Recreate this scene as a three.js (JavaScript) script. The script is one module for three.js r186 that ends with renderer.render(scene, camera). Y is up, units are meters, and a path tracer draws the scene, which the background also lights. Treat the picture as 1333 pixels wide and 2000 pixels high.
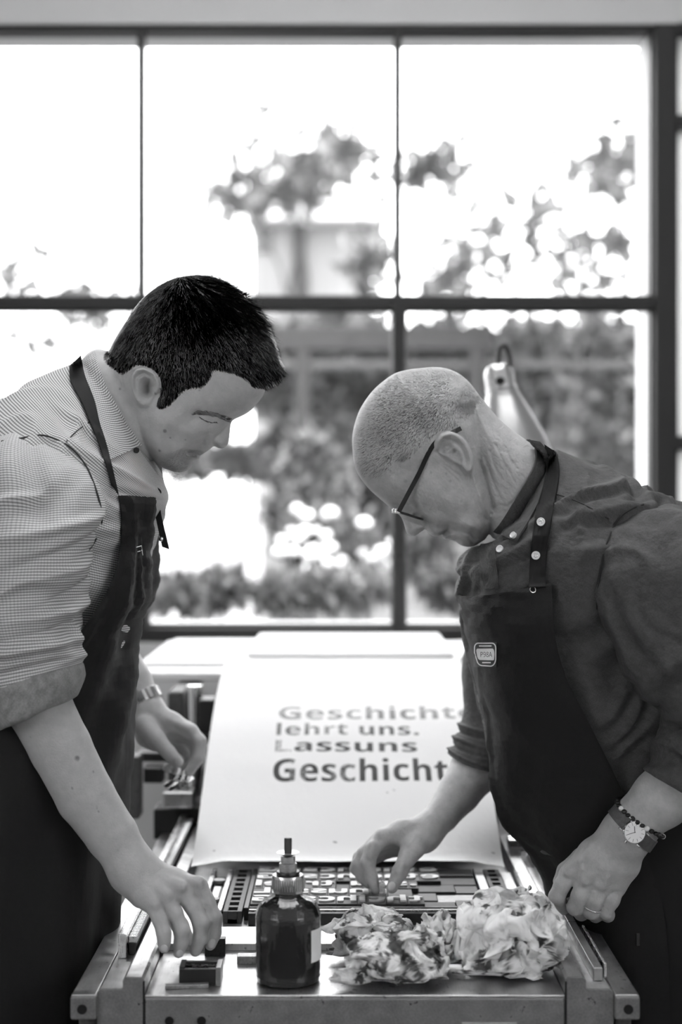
import * as THREE from 'three';
import { mergeGeometries, mergeVertices, toCreasedNormals } from 'three/addons/utils/BufferGeometryUtils.js';
import { RoundedBoxGeometry } from 'three/addons/geometries/RoundedBoxGeometry.js';
import { TextGeometry } from 'three/addons/geometries/TextGeometry.js';
import { FontLoader } from 'three/addons/loaders/FontLoader.js';
import { RectAreaLightUniformsLib } from 'three/addons/lights/RectAreaLightUniformsLib.js';
import { MeshBVH } from 'three-mesh-bvh';
import { createNoise3D, createNoise2D } from 'simplex-noise';

// ---------------------------------------------------------------- camera, sky, sun, exposure
const scene = new THREE.Scene();
const FOCAL = 3000, EYE = 1.45;                     // focal length in pixels of a 2000 pixel high frame, eye height
const camera = new THREE.PerspectiveCamera(2 * Math.atan(1000 / FOCAL) * 180 / Math.PI, 1333 / 2000, 0.05, 200);
camera.position.set(0, EYE, 0);
camera.lookAt(0, EYE, -1);
camera.focus = 1.97;
camera.userData.fStop = 2.4;
camera.updateProjectionMatrix();
const renderer = new THREE.WebGLRenderer({ antialias: true });
renderer.toneMapping = THREE.LinearToneMapping;
renderer.toneMappingExposure = 1.16;
renderer.shadowMap.enabled = true;
renderer.shadowMap.type = THREE.PCFSoftShadowMap;
RectAreaLightUniformsLib.init();
const SIDEWIN = [0.3, 2.7, 1.65, 2.8];              // limits of the windows in the side walls, behind the lens (z, y)
const SKYLIGHT = [-0.85, 0.85, 1.75, 2.75];            // limits of the roof light over the press (x, distance)
const SKY = 7.0;
scene.background = new THREE.Color().setRGB(SKY, SKY, SKY * 1.01);
const sun = new THREE.DirectionalLight(0xffffff, 4);
sun.position.set(14, 20, -2); sun.target.position.set(0, 0, -10);
sun.castShadow = true; sun.shadow.mapSize.set(2048, 2048);
Object.assign(sun.shadow.camera, { left: -20, right: 20, top: 20, bottom: -20, near: 1, far: 60 });
scene.add(sun, sun.target);

// ---------------------------------------------------------------- helpers
let seed = 1234567;
const rnd = () => { seed |= 0; seed = seed + 0x6D2B79F5 | 0; let t = Math.imul(seed ^ seed >>> 15, 1 | seed); t = t + Math.imul(t ^ t >>> 7, 61 | t) ^ t; return ((t ^ t >>> 14) >>> 0) / 4294967296; };
const reseed = (s) => { seed = s; };
reseed(77); const n3 = createNoise3D(rnd), n2 = createNoise2D(rnd);
const V = (x, y, z) => new THREE.Vector3(x, y, z);
const clamp = (x, a, b) => Math.min(b, Math.max(a, x)), lerp = (a, b, t) => a + (b - a) * t;
const sstep = (a, b, x) => { const t = clamp((x - a) / (b - a), 0, 1); return t * t * (3 - 2 * t); };
// a place seen at (px, py) of the 1333 x 2000 photograph, d metres in front of the lens
const P = (px, py, d) => V((px - 666.5) * d / FOCAL, EYE - (py - 1000) * d / FOCAL, -d);
const depthAt = (py, y) => (EYE - y) * FOCAL / (py - 1000);      // distance of a point at height y
const fbm2 = (x, y, o = 4) => { let s = 0, a = 0.5, f = 1; for (let i = 0; i < o; i++) { s += a * n2(x * f, y * f); a *= 0.5; f *= 2.03; } return s; };
const fbm3 = (x, y, z, o = 4) => { let s = 0, a = 0.5, f = 1; for (let i = 0; i < o; i++) { s += a * n3(x * f, y * f, z * f); a *= 0.5; f *= 2.03; } return s; };

const taken = new Map();
function numbered(name) { const n = taken.get(name) ?? 0; taken.set(name, n + 1); return n ? name + '_' + String(n).padStart(3, '0') : name; }
function shade(o) { o.traverse((m) => { if (m.isMesh) { m.castShadow = true; m.receiveShadow = true; } }); return o; }
function tag(o, label, category, group) { o.userData.label = label; o.userData.category = category; if (group) o.userData.group = group; return o; }
function thing(name, label, category, pos, group) {
  const o = new THREE.Group(); o.name = numbered(name); scene.add(o);
  if (pos) o.position.copy(pos);
  return tag(o, label, category, group);
}
function flat(g) {                                   // attributes alike, so that geometries merge
  if (g.index) g = g.toNonIndexed();
  for (const k of Object.keys(g.attributes)) if (!['position', 'normal', 'uv', 'color'].includes(k)) g.deleteAttribute(k);
  if (!g.attributes.normal) g.computeVertexNormals();
  if (!g.attributes.uv) boxUV(g);
  return g;
}
function merged(gs) {
  if (!Array.isArray(gs)) return gs;
  gs = gs.map(flat);
  const anyColor = gs.some((g) => g.attributes.color);
  if (anyColor) for (const g of gs) if (!g.attributes.color) g.setAttribute('color', new THREE.BufferAttribute(new Float32Array(g.attributes.position.count * 3).fill(1), 3));
  return gs.length === 1 ? gs[0] : mergeGeometries(gs);
}
// one named mesh; world-space geometry is brought into the parent's axes (parents are only moved, never turned)
function part(name, gs, m, parent) {
  const g = merged(gs), o = new THREE.Mesh(g, m);
  o.name = parent ? name : numbered(name);
  if (parent) {
    let x = 0, y = 0, z = 0; for (let p = parent; p; p = p.parent) { x -= p.position.x; y -= p.position.y; z -= p.position.z; }
    g.translate(x, y, z);
  }
  o.castShadow = o.receiveShadow = true;
  (parent ?? scene).add(o);
  return o;
}
function struct(name, gs, m) { const o = part(name, gs, m); o.userData.kind = 'structure'; return o; }
function boxUV(g, s = 1) {                            // uv in metres from the dominant side of each face
  if (g.index) { const ng = g.toNonIndexed(); g.copy(ng); g.index = null; }
  const p = g.attributes.position, uv = new Float32Array(p.count * 2), a = V(), b = V(), c = V(), n = V();
  for (let i = 0; i < p.count; i += 3) {
    a.fromBufferAttribute(p, i); b.fromBufferAttribute(p, i + 1); c.fromBufferAttribute(p, i + 2);
    n.copy(b).sub(a).cross(c.clone().sub(a)); const x = Math.abs(n.x), y = Math.abs(n.y), z = Math.abs(n.z);
    for (let k = 0; k < 3; k++) {
      const q = k === 0 ? a : k === 1 ? b : c;
      const [u, v] = x >= y && x >= z ? [q.z, q.y] : y >= z ? [q.x, q.z] : [q.x, q.y];
      uv[(i + k) * 2] = u * s; uv[(i + k) * 2 + 1] = v * s;
    }
  }
  g.setAttribute('uv', new THREE.BufferAttribute(uv, 2));
  return g;
}
function box(x0, x1, y0, y1, z0, z1, r = 0) {         // a box between world limits, edges rounded by r
  const w = Math.abs(x1 - x0), h = Math.abs(y1 - y0), d = Math.abs(z1 - z0);
  let g = r > 0 ? new RoundedBoxGeometry(w, h, d, 2, Math.min(r, w / 2.01, h / 2.01, d / 2.01)) : new THREE.BoxGeometry(w, h, d);
  g = flat(g); g.translate((x0 + x1) / 2, (y0 + y1) / 2, (z0 + z1) / 2);
  return boxUV(g);
}
function cyl(r0, r1, h, seg = 24, at, axis) {         // around y, centred; axis 'x' or 'z' lays it down
  const g = new THREE.CylinderGeometry(r1, r0, h, seg);
  if (axis === 'x') g.rotateZ(Math.PI / 2); if (axis === 'z') g.rotateX(Math.PI / 2);
  if (at) g.translate(at.x, at.y, at.z);
  return flat(g);
}
function lathe(profile, seg = 48, at, crease = 0.6) {
  let g = new THREE.LatheGeometry(profile.map(([r, y]) => new THREE.Vector2(r, y)), seg);
  g = toCreasedNormals(flat(g), crease);
  if (at) g.translate(at.x, at.y, at.z);
  return g;
}
function tube(pts, r, seg = 8, n = 0, closed = false) {
  const c = new THREE.CatmullRomCurve3(pts, closed, 'centripetal');
  return flat(new THREE.TubeGeometry(c, n || pts.length * 6, r, seg, closed));
}
// grid surface from a function (i/nu, j/nv) -> Vector3, smooth normals, uv given by uvf or the parameters
function surf(nu, nv, f, uvf, closedU = false) {
  const pos = [], uv = [], idx = [];
  for (let j = 0; j <= nv; j++) for (let i = 0; i <= nu; i++) {
    const u = i / nu, v = j / nv, p = f(u, v); pos.push(p.x, p.y, p.z);
    const t = uvf ? uvf(u, v, p) : [u, v]; uv.push(t[0], t[1]);
  }
  const W = nu + 1;
  for (let j = 0; j < nv; j++) for (let i = 0; i < nu; i++) { const a = j * W + i, b = a + 1, c = a + W, d = c + 1; idx.push(a, b, d, a, d, c); }
  const g = new THREE.BufferGeometry();
  g.setAttribute('position', new THREE.Float32BufferAttribute(pos, 3));
  g.setAttribute('uv', new THREE.Float32BufferAttribute(uv, 2));
  g.setIndex(idx); g.computeVertexNormals();
  if (closedU) { const n = g.attributes.normal; for (let j = 0; j <= nv; j++) { const a = j * W, b = a + nu, x = V(n.getX(a) + n.getX(b), n.getY(a) + n.getY(b), n.getZ(a) + n.getZ(b)).normalize(); n.setXYZ(a, x.x, x.y, x.z); n.setXYZ(b, x.x, x.y, x.z); } }
  return g;
}
// a sheet given as surf(), with thickness t: front, back and rim
function sheet(nu, nv, f, t, uvf) {
  const g = surf(nu, nv, f, uvf), p = g.attributes.position, n = g.attributes.normal, uv = g.attributes.uv, N = p.count, W = nu + 1;
  const pos = new Float32Array(N * 6), uvs = new Float32Array(N * 4), idx = [];
  if (!uvf) {                                          // uv in metres along the sheet
    const gap = (a, b) => Math.hypot(p.getX(a) - p.getX(b), p.getY(a) - p.getY(b), p.getZ(a) - p.getZ(b));
    for (let j = 0; j <= nv; j++) for (let i = 0; i <= nu; i++) { const k = j * W + i; uv.setXY(k, i ? uv.getX(k - 1) + gap(k, k - 1) : 0, j ? uv.getY(k - W) + gap(k, k - W) : 0); }
  }
  for (let i = 0; i < N; i++) {
    pos.set([p.getX(i) + n.getX(i) * t / 2, p.getY(i) + n.getY(i) * t / 2, p.getZ(i) + n.getZ(i) * t / 2], i * 3);
    pos.set([p.getX(i) - n.getX(i) * t / 2, p.getY(i) - n.getY(i) * t / 2, p.getZ(i) - n.getZ(i) * t / 2], (N + i) * 3);
    uvs.set([uv.getX(i), uv.getY(i)], i * 2); uvs.set([uv.getX(i), uv.getY(i)], (N + i) * 2);
  }
  const src = g.index.array;
  for (let k = 0; k < src.length; k += 3) { idx.push(src[k], src[k + 1], src[k + 2], N + src[k], N + src[k + 2], N + src[k + 1]); }
  const rim = []; for (let i = 0; i < nu; i++) rim.push([i, i + 1]); for (let j = 0; j < nv; j++) rim.push([j * W + nu, (j + 1) * W + nu]);
  for (let i = nu; i > 0; i--) rim.push([nv * W + i, nv * W + i - 1]); for (let j = nv; j > 0; j--) rim.push([j * W, (j - 1) * W]);
  for (const [a, b] of rim) idx.push(a, N + a, b, b, N + a, N + b);
  const o = new THREE.BufferGeometry();
  o.setAttribute('position', new THREE.BufferAttribute(pos, 3)); o.setAttribute('uv', new THREE.BufferAttribute(uvs, 2)); o.setIndex(idx);
  return toCreasedNormals(o, 0.9);
}
// Catmull-Rom through rows of numbers
function rows(list, t) {
  const n = list.length - 1, x = clamp(t, 0, 1) * n, i = Math.min(n - 1, Math.floor(x)), f = x - i;
  const a = list[Math.max(0, i - 1)], b = list[i], c = list[i + 1], d = list[Math.min(n, i + 2)];
  return b.map((_, k) => 0.5 * (2 * b[k] + (c[k] - a[k]) * f + (2 * a[k] - 5 * b[k] + 4 * c[k] - d[k]) * f * f + (3 * b[k] - a[k] - 3 * c[k] + d[k]) * f * f * f));
}

// ---------------------------------------------------------------- textures and materials
const grey = (v) => new THREE.Color().setRGB(v / 255, v / 255, v / 255, THREE.SRGBColorSpace);
const lin = (v) => new THREE.Color().setRGB(v, v, v);
function dataTex(w, h, f, srgb = true) {               // f(x, y) -> 0..1 or [r, g, b]
  const d = new Uint8Array(w * h * 4);
  for (let y = 0; y < h; y++) for (let x = 0; x < w; x++) {
    const c = f(x, y), o = (y * w + x) * 4;
    if (typeof c === 'number') d[o] = d[o + 1] = d[o + 2] = clamp(c, 0, 1) * 255; else for (let k = 0; k < 3; k++) d[o + k] = clamp(c[k], 0, 1) * 255;
    d[o + 3] = 255;
  }
  const t = new THREE.DataTexture(d, w, h); t.magFilter = THREE.LinearFilter; t.minFilter = THREE.LinearMipmapLinearFilter; t.generateMipmaps = true;
  t.wrapS = t.wrapT = THREE.RepeatWrapping; if (srgb) t.colorSpace = THREE.SRGBColorSpace; t.needsUpdate = true;
  return t;
}
const rep = (t, x, y = x) => { const c = t.clone(); c.repeat.set(x, y); c.needsUpdate = true; return c; };
// tiling noise: 4D torus is costly, so blend four shifted copies of plain noise
function tiled(w, f) { return (x, y) => { const u = x / w, v = y / w, a = sstep(0, 1, u), b = sstep(0, 1, v); return lerp(lerp(f(x, y), f(x - w, y), a), lerp(f(x, y - w), f(x - w, y - w), a), b); }; }
const smudge = dataTex(512, 512, (() => { const f = tiled(512, (x, y) => fbm2(x / 90, y / 90, 5)); return (x, y) => 0.5 + 0.55 * f(x, y); })(), false);
const grain = dataTex(512, 512, (() => { const f = tiled(512, (x, y) => fbm2(x / 9, y / 9, 4)); return (x, y) => 0.5 + 0.5 * f(x, y); })(), false);
const brushed = dataTex(512, 512, (() => { const f = tiled(512, (x, y) => 0.6 * fbm2(x / 3.1, y / 120, 3) + 0.5 * fbm2(x / 70 + 9, y / 70, 4)); return (x, y) => 0.5 + 0.5 * f(x, y); })(), false);
const wornPaint = dataTex(512, 512, (() => {
  const f = tiled(512, (x, y) => fbm2(x / 60 + 3, y / 60, 5)), s = tiled(512, (x, y) => fbm2(x / 7, y / 7 + 5, 3));
  return (x, y) => { const v = 0.66 + 0.10 * s(x, y) + 0.10 * f(x, y); return f(x, y) > 0.46 && s(x, y) > 0.02 ? v * 0.35 : v; };
})());
const wornSteel = dataTex(512, 512, (() => {
  const f = tiled(512, (x, y) => fbm2(x / 80 + 7, y / 80, 5)), s = tiled(512, (x, y) => fbm2(x / 2.6, y / 60, 2)), q = tiled(512, (x, y) => fbm2(x / 16, y / 16 + 9, 3));
  return (x, y) => clamp(0.86 + 0.16 * f(x, y) + 0.07 * s(x, y) - (q(x, y) > 0.42 ? 0.25 : 0), 0.2, 0.97);
})());
const M = {};
const std = (o) => new THREE.MeshStandardMaterial(o), phys = (o) => new THREE.MeshPhysicalMaterial(o);
M.wall = std({ color: grey(208), roughness: 0.92, bumpMap: rep(grain, 3), bumpScale: 0.0006 });
M.ceiling = std({ color: grey(232), roughness: 0.95 });
M.floor = std({ color: grey(120), roughness: 0.7, map: rep(wornPaint, 1.2), bumpMap: rep(grain, 2), bumpScale: 0.0005 });
M.frame = std({ color: grey(32), roughness: 0.5, bumpMap: rep(grain, 6), bumpScale: 0.0004 });
M.outerWhite = std({ color: grey(215), roughness: 0.85 });
M.glass = phys({ color: 0xffffff, roughness: 0.0, transmission: 1, thickness: 0, ior: 1.45 });
M.frosted = phys({ color: grey(240), roughness: 1, transmission: 0.6, thickness: 0 });
const soiled = dataTex(512, 512, (() => { const f = tiled(512, (x, y) => fbm2(x / 70, y / 70, 5)); return (x, y) => 0.8 + 0.32 * f(x, y); })(), false);
M.steel = std({ color: grey(222), metalness: 1, roughness: 0.46, map: rep(wornSteel, 2.2), roughnessMap: rep(soiled, 3), bumpMap: rep(brushed, 6), bumpScale: 0.00003 });
M.brightSteel = std({ color: grey(225), metalness: 1, roughness: 0.34, roughnessMap: rep(soiled, 9), bumpMap: rep(brushed, 8), bumpScale: 0.00003 });
M.chrome = std({ color: grey(228), metalness: 1, roughness: 0.16 });
M.darkSteel = std({ color: grey(90), metalness: 1, roughness: 0.45, map: rep(wornSteel, 7) });
M.blackMetal = std({ color: grey(38), roughness: 0.45, metalness: 0.3, bumpMap: rep(grain, 8), bumpScale: 0.0003 });
M.paint = std({ color: grey(170), roughness: 0.6, map: rep(wornPaint, 3.2), bumpMap: rep(grain, 7), bumpScale: 0.0005 });
M.paintDark = std({ color: grey(110), roughness: 0.6, map: rep(wornPaint, 3), bumpMap: rep(grain, 7), bumpScale: 0.0004 });
M.rubber = std({ color: grey(30), roughness: 0.55 });
M.hole = std({ color: grey(16), roughness: 0.9 });
M.paperEdge = std({ color: grey(236), roughness: 0.85 });
// ---------------------------------------------------------------- the room
const ZW = 3.8, wx = (px) => (px - 666.5) * ZW / FOCAL, wy = (py) => EYE - (py - 1000) * ZW / FOCAL;   // window plane
const T = 0.16, RX0 = -2.6, RX1 = 2.4, RH = 3.25, RZ = 3.2;
{
  const x0 = wx(-735), x1 = wx(1318), yb = wy(1252), yt = wy(56), x2 = wx(1700);
  struct('wall_back', [box(RX0 - 0.2, x0, 0, RH, -ZW - T, -ZW + 0.04), box(x2, RX1 + 0.2, 0, RH, -ZW - T, -ZW + 0.04), box(x0, x2, 0, yb, -ZW - T, -ZW + 0.04), box(x0, x2, yt, RH, -ZW - T, -ZW + 0.04)], M.wall);
  struct('floor', box(RX0 - 0.2, RX1 + 0.2, -0.15, 0, -ZW - T, RZ + 0.2), M.floor);
  const [sx0, sx1, sz0, sz1] = SKYLIGHT;
  struct('ceiling', [box(RX0 - 0.2, sx0, RH, RH + 0.2, -ZW - T, RZ + 0.2), box(sx1, RX1 + 0.2, RH, RH + 0.2, -ZW - T, RZ + 0.2), box(sx0, sx1, RH, RH + 0.2, -sz0, RZ + 0.2), box(sx0, sx1, RH, RH + 0.2, -ZW - T, -sz1)], M.ceiling);
  const w4 = new THREE.Group(); w4.name = 'window_4'; w4.userData.kind = 'structure'; scene.add(w4);
  part('window_frame', [box(sx0, sx1, RH + 0.02, RH + 0.06, -sz0 - 0.03, -sz0), box(sx0, sx1, RH + 0.02, RH + 0.06, -sz1, -sz1 + 0.03), box(sx0, sx0 + 0.03, RH + 0.02, RH + 0.06, -sz1, -sz0), box(sx1 - 0.03, sx1, RH + 0.02, RH + 0.06, -sz1, -sz0), box(-0.015, 0.015, RH + 0.02, RH + 0.06, -sz1, -sz0)], M.frame, w4);
  // each side wall has a window behind the lens; their daylight falls on the near sides of both men
  const [bz0, bz1, by0, by1] = SIDEWIN;
  for (const [name, xa, xb] of [['wall_left', RX0 - 0.2, RX0], ['wall_right', RX1, RX1 + 0.2]]) struct(name, [box(xa, xb, 0, RH, -ZW, bz0), box(xa, xb, 0, RH, bz1, RZ), box(xa, xb, 0, by0, bz0, bz1), box(xa, xb, by1, RH, bz0, bz1)], M.wall);
  struct('wall_front', box(RX0 - 0.2, RX1 + 0.2, 0, RH, RZ, RZ + 0.2), M.wall);
  for (const [name, x] of [['window_3', RX1 + 0.075], ['window_5', RX0 - 0.075]]) {
    const w3 = new THREE.Group(); w3.name = name; w3.userData.kind = 'structure'; scene.add(w3);
    const fr = []; for (let i = 0; i <= 4; i++) { const z = lerp(bz0, bz1, i / 4); fr.push(box(x - 0.025, x + 0.025, by0, by1, z - 0.02, z + 0.02)); }
    for (const y of [by0, (by0 + by1) / 2, by1]) fr.push(box(x - 0.024, x + 0.024, y - 0.02, y + 0.02, bz0, bz1));
    part('window_frame', fr, M.frame, w3);
  }

  // main window: steel bars, panes, outer white reveal
  const w = new THREE.Group(); w.name = 'window_1'; w.userData.kind = 'structure'; scene.add(w);
  const z0 = -ZW - 0.03, z1 = -ZW + 0.03, yTop = wy(62), yTr = wy(592), yBot = wy(1237);
  const cols = [-725, -225, 277, 777, 1278];
  part('window_frame', [box(x0, x1, wy(68), wy(55), z0, z1, 0.004), box(x0, x1, wy(1252), wy(1224), z0, z1 + 0.01, 0.004), box(wx(1274), wx(1316), wy(1252), wy(56), z0, z1 + 0.012, 0.004), box(wx(-735), wx(-716), wy(1252), wy(56), z0, z1, 0.004)], M.frame, w);
  part('frame_moulding', [box(wx(1268), wx(1275), wy(1226), wy(66), z0 + 0.005, z1 - 0.012, 0.002), box(x0, wx(1270), wy(1226), wy(1217), z0, z1 - 0.01, 0.003)], M.frame, w);
  for (const px of cols.slice(1, 4)) {
    part('mullion', [box(wx(px - 6.5), wx(px + 6.5), wy(594), wy(66), z0 + 0.01, z1, 0.003), box(wx(px - 8), wx(px + 8), wy(594), wy(66), z0 + 0.02, z1 - 0.02, 0.002)], M.frame, w);
    part('mullion', [box(wx(px - 11), wx(px + 15), wy(1226), wy(590), z0 + 0.01, z1 + 0.008, 0.004), box(wx(px - 13), wx(px + 18), wy(1226), wy(590), z0 + 0.02, z1 - 0.02, 0.003)], M.frame, w);
  }
  part('transom', [box(x0, wx(1276), wy(605), wy(581), z0, z1 + 0.006, 0.004), box(x0, wx(1276), wy(609), wy(577), z0 + 0.01, z1 - 0.02, 0.003)], M.frame, w);
  for (let i = 0; i < 4; i++) {
    part('pane', box(wx(cols[i]), wx(cols[i + 1]), wy(592), wy(64), -ZW - 0.004, -ZW + 0.0), M.glass, w);
    part('pane', box(wx(cols[i]), wx(cols[i + 1]), wy(1232), wy(592), -ZW - 0.004, -ZW + 0.0), M.glass, w);
  }
  const fz = -ZW - 0.13;
  part('outer_sill', box(x0, wx(1274), wy(1252), wy(1222), fz - 0.03, -ZW - 0.03), M.outerWhite, w);
  part('outer_jamb', box(wx(1268), wx(1300), wy(1230), wy(64), fz - 0.03, -ZW - 0.03), M.outerWhite, w);
  // the casement next to it: frosted panes between thick bars
  const v = new THREE.Group(); v.name = 'window_2'; v.userData.kind = 'structure'; scene.add(v);
  const bars = [62, 244, 866, 1245];
  part('window_frame', [box(wx(1314), wx(1320), wy(1252), wy(56), z0, z1, 0.002), box(wx(1690), x2, wy(1252), wy(56), z0, z1, 0.002)], M.frame, v);
  for (const b of bars) part('bar', box(wx(1316), x2, wy(b + 13), wy(b - 13), z0, z1 + 0.01, 0.004), M.frame, v);
  for (let i = 0; i < 3; i++) part('pane', box(wx(1318), wx(1695), wy(bars[i + 1]), wy(bars[i]), -ZW - 0.006, -ZW), M.frosted, v);
}
// ---------------------------------------------------------------- the garden outside
const leafTone = (v) => phys({ color: lin(v), roughness: 0.45, transmission: 0.4, thickness: 0, side: THREE.DoubleSide });
M.leaf = leafTone(0.12);
M.bark = std({ color: lin(0.05), roughness: 0.9, bumpMap: rep(grain, 4), bumpScale: 0.004 });
M.lawn = std({ color: lin(0.06), roughness: 0.95, map: rep(wornPaint, 0.8) });
M.siding = std({ color: lin(0.2), roughness: 0.8 });
M.whitePaint = std({ color: grey(225), roughness: 0.7 });
M.darkWood = std({ color: lin(0.018), roughness: 0.8 });
M.wood = std({ color: lin(0.05), roughness: 0.8, bumpMap: rep(brushed, 2), bumpScale: 0.002 });
M.flower = std({ color: grey(240), roughness: 0.6, side: THREE.DoubleSide });
struct('ground', box(-30, 30, -0.25, -0.16, -60, -ZW - T - 0.01), M.lawn);
const leafGeo = (() => {
  const g = new THREE.BufferGeometry();
  g.setAttribute('position', new THREE.Float32BufferAttribute([0, 0, 0, 0.28, 0.45, 0.05, 0, 0.5, -0.04, -0.28, 0.45, 0.05, 0, 1, 0.06], 3));
  g.setIndex([0, 1, 2, 0, 2, 3, 1, 4, 2, 2, 4, 3]); g.computeVertexNormals(); return g;
})();
// leaves scattered through a few lobes; density falls off at the rim
function foliage(name, parent, lobes, n, size, m) {
  const im = new THREE.InstancedMesh(leafGeo, m, n), q = new THREE.Quaternion(), e = new THREE.Euler(), s = V(), mat = new THREE.Matrix4();
  for (let i = 0; i < n; i++) {
    const l = lobes[Math.floor(rnd() * lobes.length)], [x, y, z, rx, ry, rz] = l;
    let a, b, c; do { a = rnd() * 2 - 1; b = rnd() * 2 - 1; c = rnd() * 2 - 1; } while (a * a + b * b + c * c > 1 || n3((x + a * rx) * 1.6, (y + b * ry) * 1.6, (z + c * rz) * 1.6) < -0.25 - 0.2 * rnd());
    const k = size * (0.6 + 0.8 * rnd()); e.set(rnd() * 6.3, rnd() * 6.3, rnd() * 6.3); q.setFromEuler(e); s.set(k, k, k);
    mat.compose(V(x + a * rx - parent.position.x, y + b * ry - parent.position.y, z + c * rz - parent.position.z), q, s); im.setMatrixAt(i, mat);
  }
  im.name = name; im.userData.kind = 'stuff'; im.castShadow = im.receiveShadow = true; parent.add(im); return im;
}
const lobe = (px, py, d, rx, ry, rz) => { const p = P(px, py, d), k = d / FOCAL; return [p.x, p.y, p.z, rx * k, ry * k, (rz ?? rx) * k]; };
function branchTo(a, b, r0, r1, bend = 0.15) {
  const m = a.clone().lerp(b, 0.5).add(V((rnd() - 0.5) * bend, (rnd() - 0.3) * bend, (rnd() - 0.5) * bend)), g = new THREE.TubeGeometry(new THREE.CatmullRomCurve3([a, m, b]), 8, 1, 7), p = g.attributes.position;
  const c = new THREE.CatmullRomCurve3([a, m, b]);
  for (let i = 0; i < p.count; i++) { const t = Math.floor(i / 8) / 8, o = c.getPointAt(clamp(t, 0, 1)), r = lerp(r0, r1, t); p.setXYZ(i, o.x + (p.getX(i) - o.x) * r, o.y + (p.getY(i) - o.y) * r, o.z + (p.getZ(i) - o.z) * r); }
  g.computeVertexNormals(); return flat(g);
}
function tree(name, label, cat, foot, lobes, n, size, m, r = 0.09, group) {
  const t = thing(name, label, cat, foot, group);
  const top = V(0, 0, 0); lobes.forEach((l) => top.add(V(l[0], l[1], l[2]))); top.multiplyScalar(1 / lobes.length);
  const fork = foot.clone().lerp(top, 0.55);
  part('trunk', branchTo(foot, fork, r, r * 0.6, 0.2), M.bark, t);
  for (const l of lobes) part('branch', branchTo(fork, V(l[0], l[1], l[2]), r * 0.5, r * 0.12, 0.4), M.bark, t);
  foliage('foliage', t, lobes, n, size, m);
  return t;
}
reseed(501);
const G = (px, d) => { const p = P(px, 1000, d); p.y = -0.16; return p; };
tree('garden_tree', 'leafy tree rising over the pale eave behind the centre panes', 'tree', G(560, 12), [lobe(545, 310, 12, 120, 95), lobe(470, 380, 12.2, 85, 65), lobe(640, 300, 11.6, 100, 70), lobe(560, 365, 11.5, 70, 45)], 560, 0.17, M.leaf, 0.04);
tree('garden_tree', 'loose leafy tree filling the upper right pane', 'tree', G(1120, 8.1), [lobe(1120, 400, 8.5, 130, 110), lobe(960, 430, 8.7, 150, 90), lobe(1220, 290, 8.3, 70, 110), lobe(850, 320, 9, 90, 40), lobe(1180, 520, 8.5, 130, 80), lobe(930, 540, 8.8, 150, 60)], 820, 0.13, M.leaf, 0.03);
tree('garden_tree', 'pale thin tree behind the left panes', 'tree', G(60, 9), [lobe(60, 550, 9, 110, 60), lobe(190, 600, 9.2, 90, 50), lobe(120, 690, 9, 170, 60)], 300, 0.12, M.leaf, 0.02);
tree('garden_tree', 'small tree with drooping leaves beside the eave', 'tree', G(720, 10), [lobe(690, 320, 10, 70, 30), lobe(720, 520, 10, 60, 60)], 260, 0.14, M.leaf, 0.04);
// bushes below the transom
const bushes = [
  ['garden_hedge', 'tall grey hedge filling the pane between the two faces', 660, 9.4, [lobe(560, 740, 9.4, 80, 110), lobe(660, 700, 9.4, 130, 90), lobe(680, 860, 9.4, 130, 130), lobe(590, 880, 9.2, 70, 60), lobe(700, 1010, 9.4, 120, 110), lobe(600, 1010, 9.3, 80, 80)], 11000, 0.11],
  ['garden_hedge', 'pale hedge behind the silver lamp in the lower right pane', 1050, 9.2, [lobe(880, 720, 9.2, 120, 100), lobe(1040, 720, 9.2, 140, 100), lobe(1180, 740, 9.2, 120, 120), lobe(1000, 880, 9.2, 200, 110), lobe(1180, 900, 9.2, 120, 110), lobe(860, 1000, 9.2, 110, 120), lobe(1020, 1040, 9.2, 220, 110)], 12500, 0.115],
  ['garden_hedge', 'hedge standing beyond the right edge of the window', 1650, 9.4, [lobe(1480, 800, 9.4, 150, 130), lobe(1700, 760, 9.4, 170, 130), lobe(1550, 1000, 9.4, 200, 120), lobe(1850, 900, 9.4, 180, 180)], 6000, 0.12],
  ['garden_hedge', 'hedge standing beyond the left edge of the window', -500, 9.4, [lobe(-250, 900, 9.4, 130, 130), lobe(-450, 800, 9.4, 170, 130), lobe(-500, 1000, 9.4, 230, 120), lobe(-750, 850, 9.4, 180, 180)], 6000, 0.12],
  ['garden_bush', 'dark bush low in the pane between the two faces', 600, 7.6, [lobe(600, 900, 7.6, 60, 60), lobe(640, 960, 7.6, 60, 60)], 900, 0.08],
  ['garden_bush', 'bush under the old man\'s chin beyond the lower right pane', 860, 6.4, [lobe(850, 1090, 6.4, 70, 60), lobe(900, 1140, 6.2, 90, 50)], 1100, 0.07],
  ['garden_bush', 'low dark bush along the window bottom between the men', 660, 5.8, [lobe(660, 1150, 5.8, 110, 40), lobe(560, 1165, 5.7, 70, 34)], 2200, 0.055],
  ['garden_bush', 'light leaved plant outside by the young man\'s apron', 350, 5.4, [lobe(350, 1165, 5.4, 70, 30), lobe(430, 1150, 5.5, 60, 30)], 700, 0.07],
  ['garden_bush', 'bush behind the young man\'s chin above the white fence', 400, 9.9, [lobe(400, 905, 9.9, 110, 34), lobe(500, 905, 9.9, 80, 36)], 1300, 0.10],
];
for (const [name, label, px, d, lobes, n, size] of bushes) tree(name, label, name === 'garden_hedge' ? 'hedge' : 'bush', G(px, d), lobes, n, size, M.leaf, 0.03);
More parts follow.
